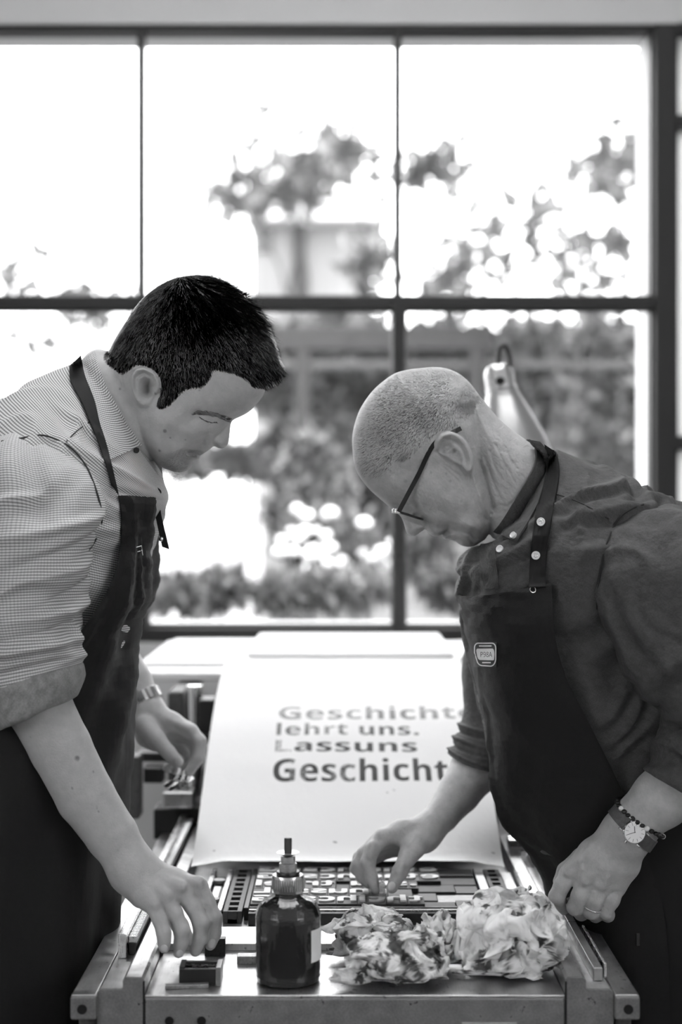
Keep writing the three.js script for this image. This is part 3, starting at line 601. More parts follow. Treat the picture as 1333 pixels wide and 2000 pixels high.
// an arm with its hand: forearm chain, palm bones and fingers as rows of [px, py, distance, radius]
function armHand({ arm, palm, fingers, extra = [], ridges = [], cell = 0.0022, fk = 0.0032 }) {
  const A = chain(arm, 0.004), Pm = palm.map((c) => chain(c, 0.01)), F = fingers.map((c) => chain(c, 0.004)), R = ridges.map((c) => chain(c, 0.002));
  const all = [...arm, ...palm.flat(), ...fingers.flat(), ...ridges.flat()].map((j) => [P(j[0], j[1], j[2]), j[3]]);
  const lo = V(1e9, 1e9, 1e9), hi = V(-1e9, -1e9, -1e9);
  for (const [p, r] of all) { lo.min(V(p.x - r, p.y - r, p.z - r)); hi.max(V(p.x + r, p.y + r, p.z + r)); }
  lo.subScalar(0.008); hi.addScalar(0.008);
  const g = surfaceNets(lo, hi, cell, (x, y, z) => {
    let d = A(x, y, z);
    if (d > 0.14) return d;
    let p = 1; for (const f of Pm) p = p === 1 ? f(x, y, z) : smin(p, f(x, y, z), 0.010);
    d = smin(d, p, 0.022);
    for (const e of extra) d = smin(d, e(x, y, z), 0.01);
    for (const f of F) d = smin(d, f(x, y, z), fk);
    for (const f of R) d = smin(d, f(x, y, z), 0.004);
    return d;
  });
  return relax(g, 2, 0.5);
}
// ---- heads: outline in the plane of symmetry, half width inflated from it, both in pixels at distance D
function closedCurve(pts, n = 4) { const c = new THREE.CatmullRomCurve3(pts.map(([x, y]) => V(x, y, 0)), true, 'centripetal'); return c.getPoints(pts.length * n).slice(0, -1).map((p) => [p.x, p.y]); }
function signedDist(poly, x, y) {
  let d = 1e18, inside = false;
  for (let i = 0, j = poly.length - 1; i < poly.length; j = i++) {
    const [xi, yi] = poly[i], [xj, yj] = poly[j], ex = xj - xi, ey = yj - yi, wx_ = x - xi, wy_ = y - yi, t = clamp((wx_ * ex + wy_ * ey) / (ex * ex + ey * ey + 1e-12), 0, 1), bx_ = wx_ - ex * t, by_ = wy_ - ey * t;
    d = Math.min(d, bx_ * bx_ + by_ * by_);
    if ((yi > y) !== (yj > y) && x < (xj - xi) * (y - yi) / (yj - yi) + xi) inside = !inside;
  }
  return (inside ? 1 : -1) * Math.sqrt(d);
}
function lineDist(line, x, y) { let d = 1e18; for (let i = 0; i + 1 < line.length; i++) { const [xi, yi] = line[i], [xj, yj] = line[i + 1], ex = xj - xi, ey = yj - yi, t = clamp(((x - xi) * ex + (y - yi) * ey) / (ex * ex + ey * ey + 1e-12), 0, 1), a = x - xi - ex * t, b = y - yi - ey * t; d = Math.min(d, a * a + b * b); } if (line.length === 1) d = (x - line[0][0]) ** 2 + (y - line[0][1]) ** 2; return Math.sqrt(d); }
const blend = (list, x, y, pw = 3) => { let s = 0, t = 0; for (const [a, b, v] of list) { const w = 1 / Math.pow((x - a) ** 2 + (y - b) ** 2 + 200, pw / 2); s += w * v; t += w; } return s / t; };
class Inflated {
  constructor(D, box4, step = 1) { this.D = D; [this.x0, this.y0, this.x1, this.y1] = box4; this.s = step; this.nx = Math.ceil((this.x1 - this.x0) / step) + 1; this.ny = Math.ceil((this.y1 - this.y0) / step) + 1; this.q = new Float32Array(this.nx * this.ny).fill(-1); this.k = D / FOCAL; }
  each(f) { for (let j = 0; j < this.ny; j++) for (let i = 0; i < this.nx; i++) { const o = j * this.nx + i; this.q[o] = f(this.x0 + i * this.s, this.y0 + j * this.s, this.q[o]); } }
  // one outline: half widths W [[px, py, metres]], rounding distance R (metres, number or list)
  add(outline, W, R, soft = 3e-4) {
    const poly = closedCurve(outline), k = this.k, xs = poly.map((p) => p[0]), ys = poly.map((p) => p[1]), a = Math.min(...xs) - 30, b = Math.max(...xs) + 30, c = Math.min(...ys) - 30, e = Math.max(...ys) + 30;
    this.each((x, y, q) => {
      if (x < a || x > b || y < c || y > e) return q;
      const d = signedDist(poly, x, y) * k, w = blend(W, x, y), r = typeof R === 'number' ? R : blend(R, x, y), t = clamp(d / r, 0, 1);
      const n = d > 0 ? w * w * (1 - (1 - t) ** 2) : w * w * 2 * d / r;
      if (q === -1) return n;
      const h = Math.max(soft - Math.abs(q - n), 0) / soft; return Math.max(q, n) + h * h * soft * 0.25;
    });
    return this;
  }
  // relief: [line, radius px, height m]
  strokes(list) {
    for (const [line, r, amp] of list) {
      const xs = line.map((p) => p[0]), ys = line.map((p) => p[1]), m = 3 * r, a = Math.min(...xs) - m, b = Math.max(...xs) + m, c = Math.min(...ys) - m, e = Math.max(...ys) + m;
      this.each((x, y, q) => { if (q <= 0 || x < a || x > b || y < c || y > e) return q; const d = lineDist(line, x, y), w = Math.sqrt(q), v = Math.max(w + amp * Math.exp(-d * d / (2 * r * r)) * sstep(0, 0.012, w), 0.0005); return v * v; });
    }
    return this;
  }
  warp(f) { this.each((x, y, q) => { if (q <= 0) return q; const w = Math.sqrt(q), v = Math.max(w + f(x, y, w) * sstep(0, 0.012, w), 0.0005); return v * v; }); return this; }
  at(x, y) { const u = clamp((x - this.x0) / this.s, 0, this.nx - 1.001), v = clamp((y - this.y0) / this.s, 0, this.ny - 1.001), i = Math.floor(u), j = Math.floor(v), a = u - i, b = v - j, o = j * this.nx + i, q = this.q; return lerp(lerp(q[o], q[o + 1], a), lerp(q[o + this.nx], q[o + this.nx + 1], a), b); }
  width(x, y) { const q = this.at(x, y); return q > 0 ? Math.sqrt(q) : -1; }
  point(x, y, lift = 0, side = 1) { const w = this.width(x, y), p = P(x, y, this.D); p.z += side * (Math.max(w, 0) + lift); return p; }
  normal(x, y, side = 1) { const e = 2, k = this.k, w = (a, b) => Math.max(this.width(a, b), 0), gx = (w(x + e, y) - w(x - e, y)) / (2 * e * k), gy = -(w(x, y + e) - w(x, y - e)) / (2 * e * k); return V(-gx, -gy, side).normalize(); }
  mesh(cell, smooth = 2) {
    let wm = 0; for (const q of this.q) if (q > wm) wm = q; wm = Math.sqrt(wm) + 0.006;
    const a = P(this.x0, this.y1, this.D), b = P(this.x1, this.y0, this.D);
    const g = surfaceNets(V(a.x, a.y, -this.D - wm), V(b.x, b.y, -this.D + wm), cell, (x, y, z) => { const p = toPx(x, y, this.D), dz = z + this.D; return dz * dz - this.at(p[0], p[1]); });
    return relax(g, smooth, 0.5);
  }
}
// where the near surface of a head lies in the outline's plane: features seen at (px, py) on the side of the head
const nearer = (D, w) => ([x, y]) => [666.5 + (x - 666.5) * (D - w) / D, 1000 + (y - 1000) * (D - w) / D];
// ---- hair: thin tapered ribbons
class Strands {
  constructor() { this.p = []; this.n = []; this.c = []; }
  add(pts, nor, width, tone) {
    for (let i = 0; i + 1 < pts.length; i++) {
      const a = pts[i], b = pts[i + 1], dir = b.clone().sub(a), s = dir.cross(nor).normalize(), wa = width * (1 - i / (pts.length - 1)), wb = width * (1 - (i + 1) / (pts.length - 1)) + width * 0.12;
      const q = [a.clone().addScaledVector(s, wa), a.clone().addScaledVector(s, -wa), b.clone().addScaledVector(s, wb), b.clone().addScaledVector(s, -wb)];
      for (const k of [0, 1, 2, 2, 1, 3]) { this.p.push(q[k].x, q[k].y, q[k].z); const nn = nor.clone().addScaledVector(s, k % 2 ? -0.5 : 0.5).normalize(); this.n.push(nn.x, nn.y, nn.z); this.c.push(tone, tone, tone); }
    }
  }
  build() { const g = new THREE.BufferGeometry(); g.setAttribute('position', new THREE.Float32BufferAttribute(this.p, 3)); g.setAttribute('normal', new THREE.Float32BufferAttribute(this.n, 3)); g.setAttribute('color', new THREE.Float32BufferAttribute(this.c, 3)); g.setAttribute('uv', new THREE.BufferAttribute(new Float32Array(this.p.length / 3 * 2), 2)); return g; }
}
// ---- clothes: rings between two edge points; rows [Lx, Ly, Rx, Ry, distance, half depth]; angle 0 at R, 90 degrees towards the lens
function ringPoint(r, th, pow = 0.85, grow = 0) {
  const L = P(r[0], r[1], r[4]), R = P(r[2], r[3], r[4]), c = L.clone().add(R).multiplyScalar(0.5), a = R.sub(c), co = Math.cos(th), si = Math.sin(th);
  const f = 1 + grow / a.length(); a.multiplyScalar(f * Math.sign(co) * Math.pow(Math.abs(co), pow));
  return c.add(a).add(V(0, 0, (r[5] + grow) * Math.sign(si) * Math.pow(Math.abs(si), pow)));
}
function loft(rws, { nu = 120, nv = 120, pow = 0.85, disp, uvr = 0.25, grow = 0, caps = true } = {}) {
  const raw = (u, v) => ringPoint(rows(rws, v), u * Math.PI * 2 - Math.PI, pow, grow);
  const base = surf(nu, nv, raw, null, true), p = base.attributes.position, n = base.attributes.normal;
  let len = 0; const acc = [0]; for (let j = 1; j <= nv; j++) { const i = j * (nu + 1) + Math.floor(nu * 0.75), h = i - nu - 1; len += Math.hypot(p.getX(i) - p.getX(h), p.getY(i) - p.getY(h), p.getZ(i) - p.getZ(h)); acc.push(len); }
  const e = V(), m = V(); let flip = 0;
  { const i = Math.floor(nv / 2) * (nu + 1) + Math.floor(nu * 0.75); flip = n.getZ(i) >= 0 ? 1 : -1; }
  const g = surf(nu, nv, (u, v) => {
    const i = Math.round(v * nv) * (nu + 1) + Math.round(u * nu); e.fromBufferAttribute(p, i); m.fromBufferAttribute(n, i).multiplyScalar(flip);
    const t = u * Math.PI * 2 - Math.PI, s = disp ? disp(t, v, e) : 0; return e.clone().addScaledVector(m, s);
  }, (u, v) => [u * 2 * Math.PI * uvr, acc[Math.round(v * nv)]], true);
  if (flip < 0) { const ix = g.index.array; for (let i = 0; i < ix.length; i += 3) { const t = ix[i + 1]; ix[i + 1] = ix[i + 2]; ix[i + 2] = t; } g.computeVertexNormals(); }
  const out = [g];
  if (caps) for (const v of [0, 1]) { const r = rows(rws, v), c = P((r[0] + r[2]) / 2, (r[1] + r[3]) / 2, r[4]); out.push(surf(nu, 1, (u, w) => raw(u, v).lerp(c, w * 0.995))); }
  return out;
}
// sheet that hangs from a near edge round a front edge to the far side; rows [Nx, Ny, Nd, Fx, Fy, Fd]
function bib(rws, { nu = 60, nv = 120, t = 0.0022, disp, u1 = 1, pow = 1, over = [], down = 1 } = {}) {
  const f = (u, v) => {
    const r = rows(rws, v), N = P(r[0], r[1], r[2]), F = P(r[3], r[4], r[5]), a = u * u1 * Math.PI, s = Math.sin(a), c = Math.cos(a);
    const x = N.x + (F.x - N.x) * Math.pow(s, pow), y = N.y + (F.y - N.y) * s, z = F.z + (N.z - F.z) * Math.sign(c) * Math.pow(Math.abs(c), pow);
    const d = disp ? disp(u, v) : 0, k = Math.hypot(F.x - N.x, F.z - N.z); return V(x + d * s * Math.sign(F.x - N.x), y, z + d * c);
  };
  const grid = []; for (let j = 0; j <= nv; j++) { const row = []; for (let i = 0; i <= nu; i++) { const p = f(i / nu, j / nv); if (over.length && i / nu < 0.5 && j / nv < down) { const [x, y] = toPx(p.x, p.y, -p.z), q = onto(over, x, y, 0.005, 0); if (q.z < -0.5 && q.z > p.z) p.copy(q); } row.push(p); } grid.push(row); }
  for (let it = 0; it < 5; it++) for (let j = 1; j < nv; j++) for (let i = 1; i < nu / 2; i++) { const z = (grid[j - 1][i].z + grid[j + 1][i].z + grid[j][i - 1].z + grid[j][i + 1].z) / 4; if (z > grid[j][i].z) { const p = grid[j][i], [x, y] = toPx(p.x, p.y, -p.z); p.copy(P(x, y, -z)); } }
  return sheet(nu, nv, (u, v) => grid[Math.round(v * nv)][Math.round(u * nu)], t);
}
// drape: depth of already built surfaces seen at (px, py), for straps, seams and buttons sewn on them
const bvhs = new Map(), ray = new THREE.Ray();
function onto(targets, px, py, lift = 0.002, fallback = 2) {
  const dir = P(px, py, 1).sub(camera.position).normalize(); let best = 1e9;
  for (const t of targets) {
    if (!bvhs.has(t)) { t.updateWorldMatrix(true, false); bvhs.set(t, [new MeshBVH(t.geometry.clone()), t.getWorldPosition(V(0, 0, 0))]); }
    const [b, o] = bvhs.get(t); ray.origin.copy(camera.position).sub(o); ray.direction.copy(dir);
    const h = b.raycastFirst(ray, THREE.DoubleSide); if (h && h.distance < best) best = h.distance;
  }
  if (best > 1e8) return P(px, py, fallback);
  return camera.position.clone().addScaledVector(dir, best - lift);
}
// the same with the surface's direction, as a matrix that turns +z to it
function ontoN(targets, px, py, lift, fallback = 2) {
  const e = 2.5, a = onto(targets, px - e, py - e, 0, fallback), b = onto(targets, px + e, py - e, 0, fallback), c = onto(targets, px, py + e, 0, fallback), n = b.sub(a).cross(c.sub(a)).normalize(); if (n.z < 0) n.negate(); n.add(V(0, 0, 0.25)).normalize();
  const x = V(1, 0, 0).addScaledVector(n, -n.x).normalize(), p = onto(targets, px, py, 0, fallback).addScaledVector(n, lift);
  return new THREE.Matrix4().makeBasis(x, n.clone().cross(x), n).setPosition(p);
}
// band round a limb: radius of the body found by looking outwards from the axis
function girth(mesh, c, dir, most = 0.06) { onto([mesh], 0, 0); const [b, o] = bvhs.get(mesh); ray.origin.copy(c).sub(o); ray.direction.copy(dir); const h = b.raycastFirst(ray, THREE.DoubleSide); return h && h.distance < most ? h.distance : 0.03; }
// strap along pairs of edge points [[ax, ay], [bx, by]] laid on surfaces
function strap(pairs, targets, t = 0.0018, lift = 0.003, nu = 6, nv = 40, fall = 2) {
  const list = pairs.map(([a, b]) => [a[0], a[1], b[0], b[1], a[2] ?? 0, b[2] ?? 0]);
  const depth = []; for (let j = 0; j <= nv; j++) { const r = rows(list, j / nv), row = []; for (let i = 0; i <= nu; i++) { const x = lerp(r[0], r[2], i / nu), y = lerp(r[1], r[3], i / nu), q = onto(targets, x, y, lift, fall); row.push(-q.z + lerp(r[4], r[5], i / nu)); } depth.push(row); }
  for (let it = 0; it < 4; it++) for (let j = 1; j < nv; j++) for (let i = 0; i <= nu; i++) depth[j][i] = Math.min(depth[j][i], (depth[j - 1][i] + depth[j][i] + depth[j + 1][i]) / 3);
  return sheet(nu, nv, (u, v) => { const r = rows(list, v); return P(lerp(r[0], r[2], u), lerp(r[1], r[3], u), depth[Math.round(v * nv)][Math.round(u * nu)]); }, t);
}
// skin and cloth
const pores = dataTex(512, 512, (() => { const f = tiled(512, (x, y) => fbm2(x / 5, y / 5, 3)), h = tiled(512, (x, y) => fbm2(x / 24 + 4, y / 24, 3)); return (x, y) => 0.5 + 0.34 * f(x, y) + 0.25 * h(x, y); })(), false);
const skinMat = (c, b) => phys({ color: grey(c), vertexColors: true, roughness: 0.52, specularIntensity: 0.6, bumpMap: rep(pores, 11), bumpScale: b });
const checkTex = dataTex(512, 512, (x, y) => { const p = 16, a = (x % p) / p, b = (y % p) / p; let v = 0.93; if (b < 0.42) v -= 0.36; if (a < 0.34) v -= 0.10; return v + 0.05 * fbm2(x / 4, y / 4, 2); });
const weaveTex = dataTex(512, 512, (() => { const f = tiled(512, (x, y) => fbm2(x / 60, y / 60, 4)); return (x, y) => 0.62 + 0.16 * Math.sin(x * 1.571) * Math.sin(y * 1.571) + 0.12 * fbm2(x / 2.5, y / 14, 2) + 0.12 * fbm2(x / 14, y / 2.5, 2) + 0.10 * f(x, y); })());
M.check = std({ color: grey(232), map: rep(checkTex, 1 / (32 * 0.0034)), roughness: 0.85, bumpMap: rep(grain, 9), bumpScale: 0.0004 });
M.checkInside = std({ color: grey(214), map: rep(weaveTex, 6), roughness: 0.9 });
M.chambray = std({ color: grey(114), map: rep(weaveTex, 7), roughness: 0.8, bumpMap: rep(smudge, 14), bumpScale: 0.0012 });
M.apron = std({ color: grey(23), roughness: 0.82, map: rep(weaveTex, 9), bumpMap: rep(grain, 8), bumpScale: 0.0004 });
M.trousers = std({ color: grey(22), roughness: 0.85, map: rep(weaveTex, 8) });
M.shoe = std({ color: grey(28), roughness: 0.4 });
M.button = phys({ color: grey(225), roughness: 0.25, clearcoat: 0.6 });
M.thread = std({ color: grey(40), roughness: 0.8 });
M.silver = std({ color: grey(230), metalness: 1, roughness: 0.18 });
M.nail = phys({ color: grey(196), roughness: 0.3, clearcoat: 0.3 });
M.hairDark = phys({ color: grey(255), vertexColors: true, roughness: 0.4, specularIntensity: 1, side: THREE.DoubleSide });
M.black = std({ color: grey(20), roughness: 0.35 });
function foldNoise(list, gain = 1) {                  // sharp soft folds: [angle, v, angle spread, v spread, slant, height]
  return (t, v, p) => { let s = 0; for (const [a, b, sa, sb, sl, h] of list) { let da = t - a; if (da > Math.PI) da -= 2 * Math.PI; if (da < -Math.PI) da += 2 * Math.PI; const dv = v - b - sl * da; s += h * Math.exp(-(da * da) / (sa * sa) - (dv * dv) / (sb * sb)); } return s * gain; };
}
// creases that run along a direction: ridged noise, stretched
function creases(p, ux, uy, along, across, o = 0) { const a = p.x * ux + p.y * uy, b = -p.x * uy + p.y * ux, w = 0.35 * n3(p.x * 6, p.y * 6, p.z * 6 + o); return 1 - 2 * Math.sqrt(n3(a * along, b * across + w * 2, p.z * across * 0.5 + o) ** 2 + 0.006); }
function fingernail(at, dir, up, w, l, parent) {       // small curved plate
  const g = flat(new THREE.SphereGeometry(1, 16, 10)); g.scale(w, l, 0.0016);
  const x = dir.clone().cross(up).normalize(), z = up.clone().normalize(), y = z.clone().cross(x).normalize(), m = new THREE.Matrix4().makeBasis(x, y, z).setPosition(at); g.applyMatrix4(m);
  return part('fingernail', g, M.nail, parent);
}
// ---------------------------------------------------------------- the young man on the left
M.skinYoung = skinMat(182, 0.0006);
{
  const man = thing('person', 'young man in a checked shirt and black apron leaning over the press from the left', 'person', V(-0.42, 0, -2.05));
  const D = 2.06, z1 = ([x, y]) => [x / 2.666 + 150, y / 2.666 + 500], Z = (l) => l.map(z1), nr = nearer(D, 0.062), Nn = (l, w = 0.062) => Z(l).map(nearer(D, w));
  // ---- head
  const H = new Inflated(D, [100, 495, 600, 960]);
  const skull = Z([[168, 560], [185, 480], [225, 410], [285, 320], [345, 240], [420, 180], [510, 142], [600, 128], [690, 138], [780, 180], [850, 235], [910, 300], [955, 380], [985, 470], [998, 560], [995, 640], [978, 712], [935, 772], [888, 818], [848, 838], [812, 856], [790, 885], [768, 915], [742, 945], [722, 972], [700, 1000], [672, 1020], [655, 1033], [640, 1043], [640, 1056], [615, 1066], [603, 1080], [596, 1102], [562, 1122], [520, 1127], [470, 1112], [428, 1090], [385, 1045], [340, 985], [280, 900], [230, 820], [185, 700]]);
  const W = Z([[600, 350], [400, 380], [800, 400], [300, 550], [500, 620], [900, 600], [620, 780], [760, 760], [480, 860], [640, 920], [560, 1000], [560, 1080], [640, 1020], [420, 960], [340, 800], [250, 650], [740, 850]]).map((p, i) => [...p, [0.079, 0.077, 0.073, 0.071, 0.075, 0.061, 0.069, 0.060, 0.067, 0.055, 0.046, 0.030, 0.034, 0.058, 0.062, 0.062, 0.054][i]]);
  const R = Z([[600, 300], [400, 300], [850, 350], [900, 600], [850, 800], [700, 960], [640, 1030], [560, 1090], [430, 1050], [250, 800], [200, 600]]).map((p, i) => [...p, [0.085, 0.085, 0.08, 0.062, 0.05, 0.042, 0.030, 0.026, 0.030, 0.05, 0.06][i]]);
  H.add(skull, W, R);
  H.add(Z([[175, 500], [95, 488], [20, 560], [-10, 760], [40, 1000], [180, 1120], [330, 1090], [410, 1050], [440, 900], [400, 700], [280, 560]]), Z([[200, 800], [350, 950], [100, 600]]).map((p, i) => [...p, [0.060, 0.054, 0.06][i]]), 0.055, 5e-4);
  // nose
  H.add(Z([[850, 834], [822, 842], [808, 854], [803, 880], [799, 915], [795, 950], [789, 978], [775, 995], [755, 1003], [735, 999], [716, 990], [700, 998], [676, 990], [664, 972], [672, 946], [700, 920], [740, 880], [800, 838]]), Z([[830, 845], [790, 900], [760, 980], [700, 975], [690, 950]]).map((p, i) => [...p, [0.010, 0.0105, 0.0145, 0.0185, 0.018][i]]), 0.0095, 5e-5);
  const f = 0.001;
  H.strokes([
    [Nn([[640, 830], [690, 842], [735, 848]], 0.045), 11, -9.75 * f],      // eye socket
    [Nn([[585, 800], [610, 840]], 0.055), 16, -1.5 * f],
    [Nn([[664, 846], [700, 852], [722, 853]], 0.042), 6.5, 3.2 * f],      // lid
    [Nn([[645, 848], [680, 862], [715, 864]], 0.042), 2.2, -1.4 * f],
    [Nn([[655, 832], [700, 836], [740, 842]], 0.042), 2.4, -1.6 * f],
    [Nn([[640, 806], [710, 815], [790, 832]], 0.045), 8, 2.6 * f],        // brow ridge
    [Nn([[660, 885], [710, 890]], 0.045), 7, -1.4 * f],                   // under the eye
    [Nn([[540, 880], [620, 890]], 0.06), 26, 2.5 * f],                    // cheekbone
    [Nn([[690, 934], [664, 950], [657, 972], [666, 988]], 0.03), 3, -3.90 * f],
    [Nn([[650, 960], [620, 1000], [598, 1018]], 0.04), 6, -3.00 * f],
    [Nn([[618, 935], [600, 960]], 0.05), 18, 2 * f],
    [Nn([[716, 992], [700, 996]], 0.012), 4, -3 * f],                     // nostril
    [Nn([[578, 1024], [612, 1029], [640, 1030], [656, 1034]], 0.025), 3, -6.00 * f],   // mouth
    [Nn([[600, 1042], [630, 1046]], 0.022), 4.5, 3.30 * f],
    [Nn([[610, 1015], [645, 1018]], 0.022), 4.0, 1.8 * f],
    [Nn([[588, 1062], [612, 1066]], 0.02), 5, -3.00 * f],
    [Nn([[572, 1022]], 0.035), 5, -1.8 * f],
    [Nn([[545, 1100], [580, 1098]], 0.02), 12, 1.5 * f],
    [Nn([[405, 800], [420, 930], [470, 1040]], 0.06), 22, 2.2 * f],       // jaw
    [Nn([[340, 830], [370, 960], [400, 1030]], 0.06), 18, -3 * f],
    [Nn([[250, 650], [300, 820], [330, 940]], 0.062), 16, 1.8 * f],       // neck cord
    [Nn([[215, 640], [235, 760]], 0.062), 10, -1.2 * f],
    [Nn([[560, 740], [600, 760]], 0.065), 20, -2 * f],                    // temple
    [Nn([[870, 780], [800, 740], [740, 700]], 0.05), 22, 1.2 * f],
  ]);
  // ear: a raised shell with rim, hollow and lobe
  const earPoly = closedCurve(Nn([[292, 605], [320, 584], [358, 582], [395, 600], [420, 632], [432, 668], [428, 702], [408, 722], [392, 742], [380, 768], [352, 784], [322, 778], [300, 752], [286, 715], [278, 668], [280, 632]], 0.075));
  H.warp((x, y) => { const d = signedDist(earPoly, x, y); const back = sstep(440, 270, (x - 150) * 2.666); return d > -2.5 ? sstep(-2.5, 3, d) * (0.004 + 0.011 * back) : 0; });
  H.strokes([
    [Nn([[425, 690], [416, 640], [388, 607], [352, 592], [318, 596], [296, 624], [291, 668], [297, 710], [312, 748]], 0.078), 3.3, 5.0 * f],
    [Nn([[385, 650], [352, 622], [322, 640], [318, 690], [338, 735]], 0.076), 3.4, 3.4 * f],
    [Nn([[392, 628], [350, 608], [308, 630], [304, 690]], 0.076), 2.8, -4.5 * f],
    [Nn([[358, 668], [356, 700]], 0.076), 7.5, -19 * f],
    [Nn([[376, 650], [388, 655]], 0.076), 4, -4.5 * f],
    [Nn([[398, 690], [402, 710]], 0.074), 4.5, 3.6 * f],
    [Nn([[345, 762]], 0.074), 8, 2.2 * f],
  ]);
  H.warp((x, y, w) => 0.00035 * fbm2(x / 9, y / 9, 3) + 0.0006 * fbm2(x / 40, y / 40, 2));
  const head = H.mesh(0.0015, 2);
  // ---- arms and hands
  const nearArm = armHand({
    arm: [[40, 1290, 1.88, 0.043], [76, 1378, 1.88, 0.0395], [118, 1460, 1.882, 0.0375], [167, 1556, 1.884, 0.0355], [219, 1632, 1.886, 0.0315], [258, 1692, 1.886, 0.0262]],
    palm: [[[262, 1698, 1.888, 0.020], [338, 1722, 1.896, 0.0155], [388, 1732, 1.9, 0.0118]], [[262, 1700, 1.884, 0.020], [318, 1724, 1.886, 0.0155], [354, 1742, 1.886, 0.0122]], [[260, 1704, 1.878, 0.020], [300, 1735, 1.874, 0.0150], [324, 1756, 1.873, 0.0115]], [[256, 1708, 1.874, 0.019], [284, 1748, 1.864, 0.0145], [301, 1772, 1.861, 0.0105]], [[250, 1712, 1.885, 0.016], [276, 1752, 1.882, 0.014]]],
    fingers: [
      [[388, 1730, 1.9, 0.0114], [404, 1760, 1.899, 0.0098], [419, 1793, 1.897, 0.0098], [419, 1822, 1.896, 0.0086], [411, 1845, 1.895, 0.0074]],
      [[354, 1740, 1.886, 0.0116], [376, 1770, 1.886, 0.0100], [393, 1803, 1.884, 0.0102], [391, 1833, 1.884, 0.0088], [382, 1857, 1.884, 0.0074]],
      [[324, 1755, 1.873, 0.0110], [342, 1784, 1.87, 0.0096], [355, 1817, 1.868, 0.0098], [354, 1842, 1.868, 0.0086], [349, 1860, 1.868, 0.0072]],
      [[301, 1772, 1.861, 0.0100], [312, 1796, 1.857, 0.0088], [320, 1822, 1.854, 0.0088], [321, 1838, 1.854, 0.0078], [321, 1852, 1.854, 0.0066]],
      [[280, 1722, 1.905, 0.016], [325, 1770, 1.925, 0.0125], [352, 1808, 1.93, 0.0105], [368, 1836, 1.925, 0.0082]]],
    ridges: [[[388, 1722, 1.892, 0.0075], [350, 1716, 1.886, 0.004], [310, 1706, 1.880, 0.003]], [[354, 1731, 1.876, 0.0078], [318, 1716, 1.872, 0.0042], [285, 1702, 1.872, 0.003]], [[324, 1748, 1.864, 0.007], [298, 1728, 1.860, 0.004], [272, 1708, 1.862, 0.003]], [[301, 1766, 1.853, 0.006], [282, 1738, 1.852, 0.003]]],
  });
  const farArm = armHand({
    arm: [[150, 1180, 2.36, 0.045], [210, 1260, 2.36, 0.036], [258, 1330, 2.345, 0.030], [282, 1378, 2.335, 0.026]],
    palm: [[[284, 1388, 2.33, 0.020], [335, 1412, 2.315, 0.015], [372, 1428, 2.305, 0.012]], [[282, 1392, 2.335, 0.020], [330, 1420, 2.335, 0.016], [366, 1440, 2.33, 0.012]], [[280, 1396, 2.34, 0.020], [322, 1430, 2.35, 0.016], [352, 1455, 2.352, 0.011]], [[278, 1400, 2.34, 0.02], [312, 1440, 2.36, 0.016], [336, 1465, 2.37, 0.0105]], [[272, 1402, 2.32, 0.018], [290, 1436, 2.305, 0.017], [305, 1450, 2.30, 0.014]]],
    fingers: [
      [[372, 1428, 2.305, 0.0115], [390, 1448, 2.298, 0.0102], [388, 1480, 2.292, 0.0092], [370, 1508, 2.29, 0.0075]],
      [[366, 1438, 2.33, 0.0115], [386, 1464, 2.328, 0.0102], [378, 1492, 2.322, 0.009], [358, 1506, 2.312, 0.0075]],
      [[352, 1453, 2.352, 0.0108], [374, 1478, 2.35, 0.0095], [360, 1498, 2.34, 0.0085], [342, 1504, 2.33, 0.0075]],
      [[336, 1463, 2.37, 0.0100], [356, 1486, 2.368, 0.0085], [340, 1500, 2.355, 0.0078], [326, 1500, 2.345, 0.0068]],
      [[282, 1418, 2.30, 0.016], [306, 1444, 2.285, 0.0135], [330, 1470, 2.28, 0.0105], [348, 1488, 2.282, 0.0088]]],
    ridges: [[[372, 1424, 2.297, 0.007], [330, 1406, 2.302, 0.003]]],
  });
  // hidden body under the clothes: trunk, upper arms, legs
  const trunkField = [chain([[190, 830, 2.06, 0.06], [110, 1000, 2.06, 0.125], [70, 1250, 2.06, 0.12], [60, 1500, 2.06, 0.12]], 0.06), chain([[60, 930, 1.93, 0.05], [45, 1110, 1.88, 0.046], [45, 1300, 1.88, 0.042]], 0.03), chain([[170, 930, 2.2, 0.05], [160, 1080, 2.28, 0.045], [155, 1190, 2.35, 0.042]], 0.03), chain([[50, 1500, 1.98, 0.09], [40, 1900, 1.97, 0.06], [20, 2300, 1.97, 0.05], [20, 3180, 1.98, 0.035]], 0.03), chain([[50, 1500, 2.14, 0.09], [60, 1900, 2.15, 0.06], [60, 2300, 2.15, 0.05], [60, 3000, 2.15, 0.035]], 0.03)];
  const trunk = relax(surfaceNets(V(-0.72, 0.02, -2.45), V(-0.18, 1.66, -1.75), 0.012, (x, y, z) => trunkField.reduce((d, q) => smin(d, q(x, y, z), 0.04), 1)), 2);
  const moles = [...Nn([[460, 912], [425, 1012], [415, 720], [222, 690], [485, 945], [560, 955], [640, 700], [700, 1000]], 0.06).map((p, i) => [...p, [2.9, 2.0, 1.8, 1.6, 1.4, 1.2, 1.0, 1][i], 0.5]), [151, 1481, 4.2, 0.45], [182, 1507, 1.6, 0.5], [141, 1539, 1.5, 0.5], [190, 1577, 1.6, 0.5], [193, 1584, 1.8, 0.5], [60, 1440, 1.5, 0.7], [230, 1660, 1.5, 0.75]];
  const beard = closedCurve(Nn([[480, 1035], [560, 1015], [640, 1010], [690, 1000], [660, 1030], [600, 1060], [620, 1100], [560, 1140], [470, 1125], [430, 1090]], 0.035));
  const lips = closedCurve(Nn([[575, 1022], [610, 1012], [650, 1014], [665, 1030], [640, 1058], [605, 1050]], 0.025));
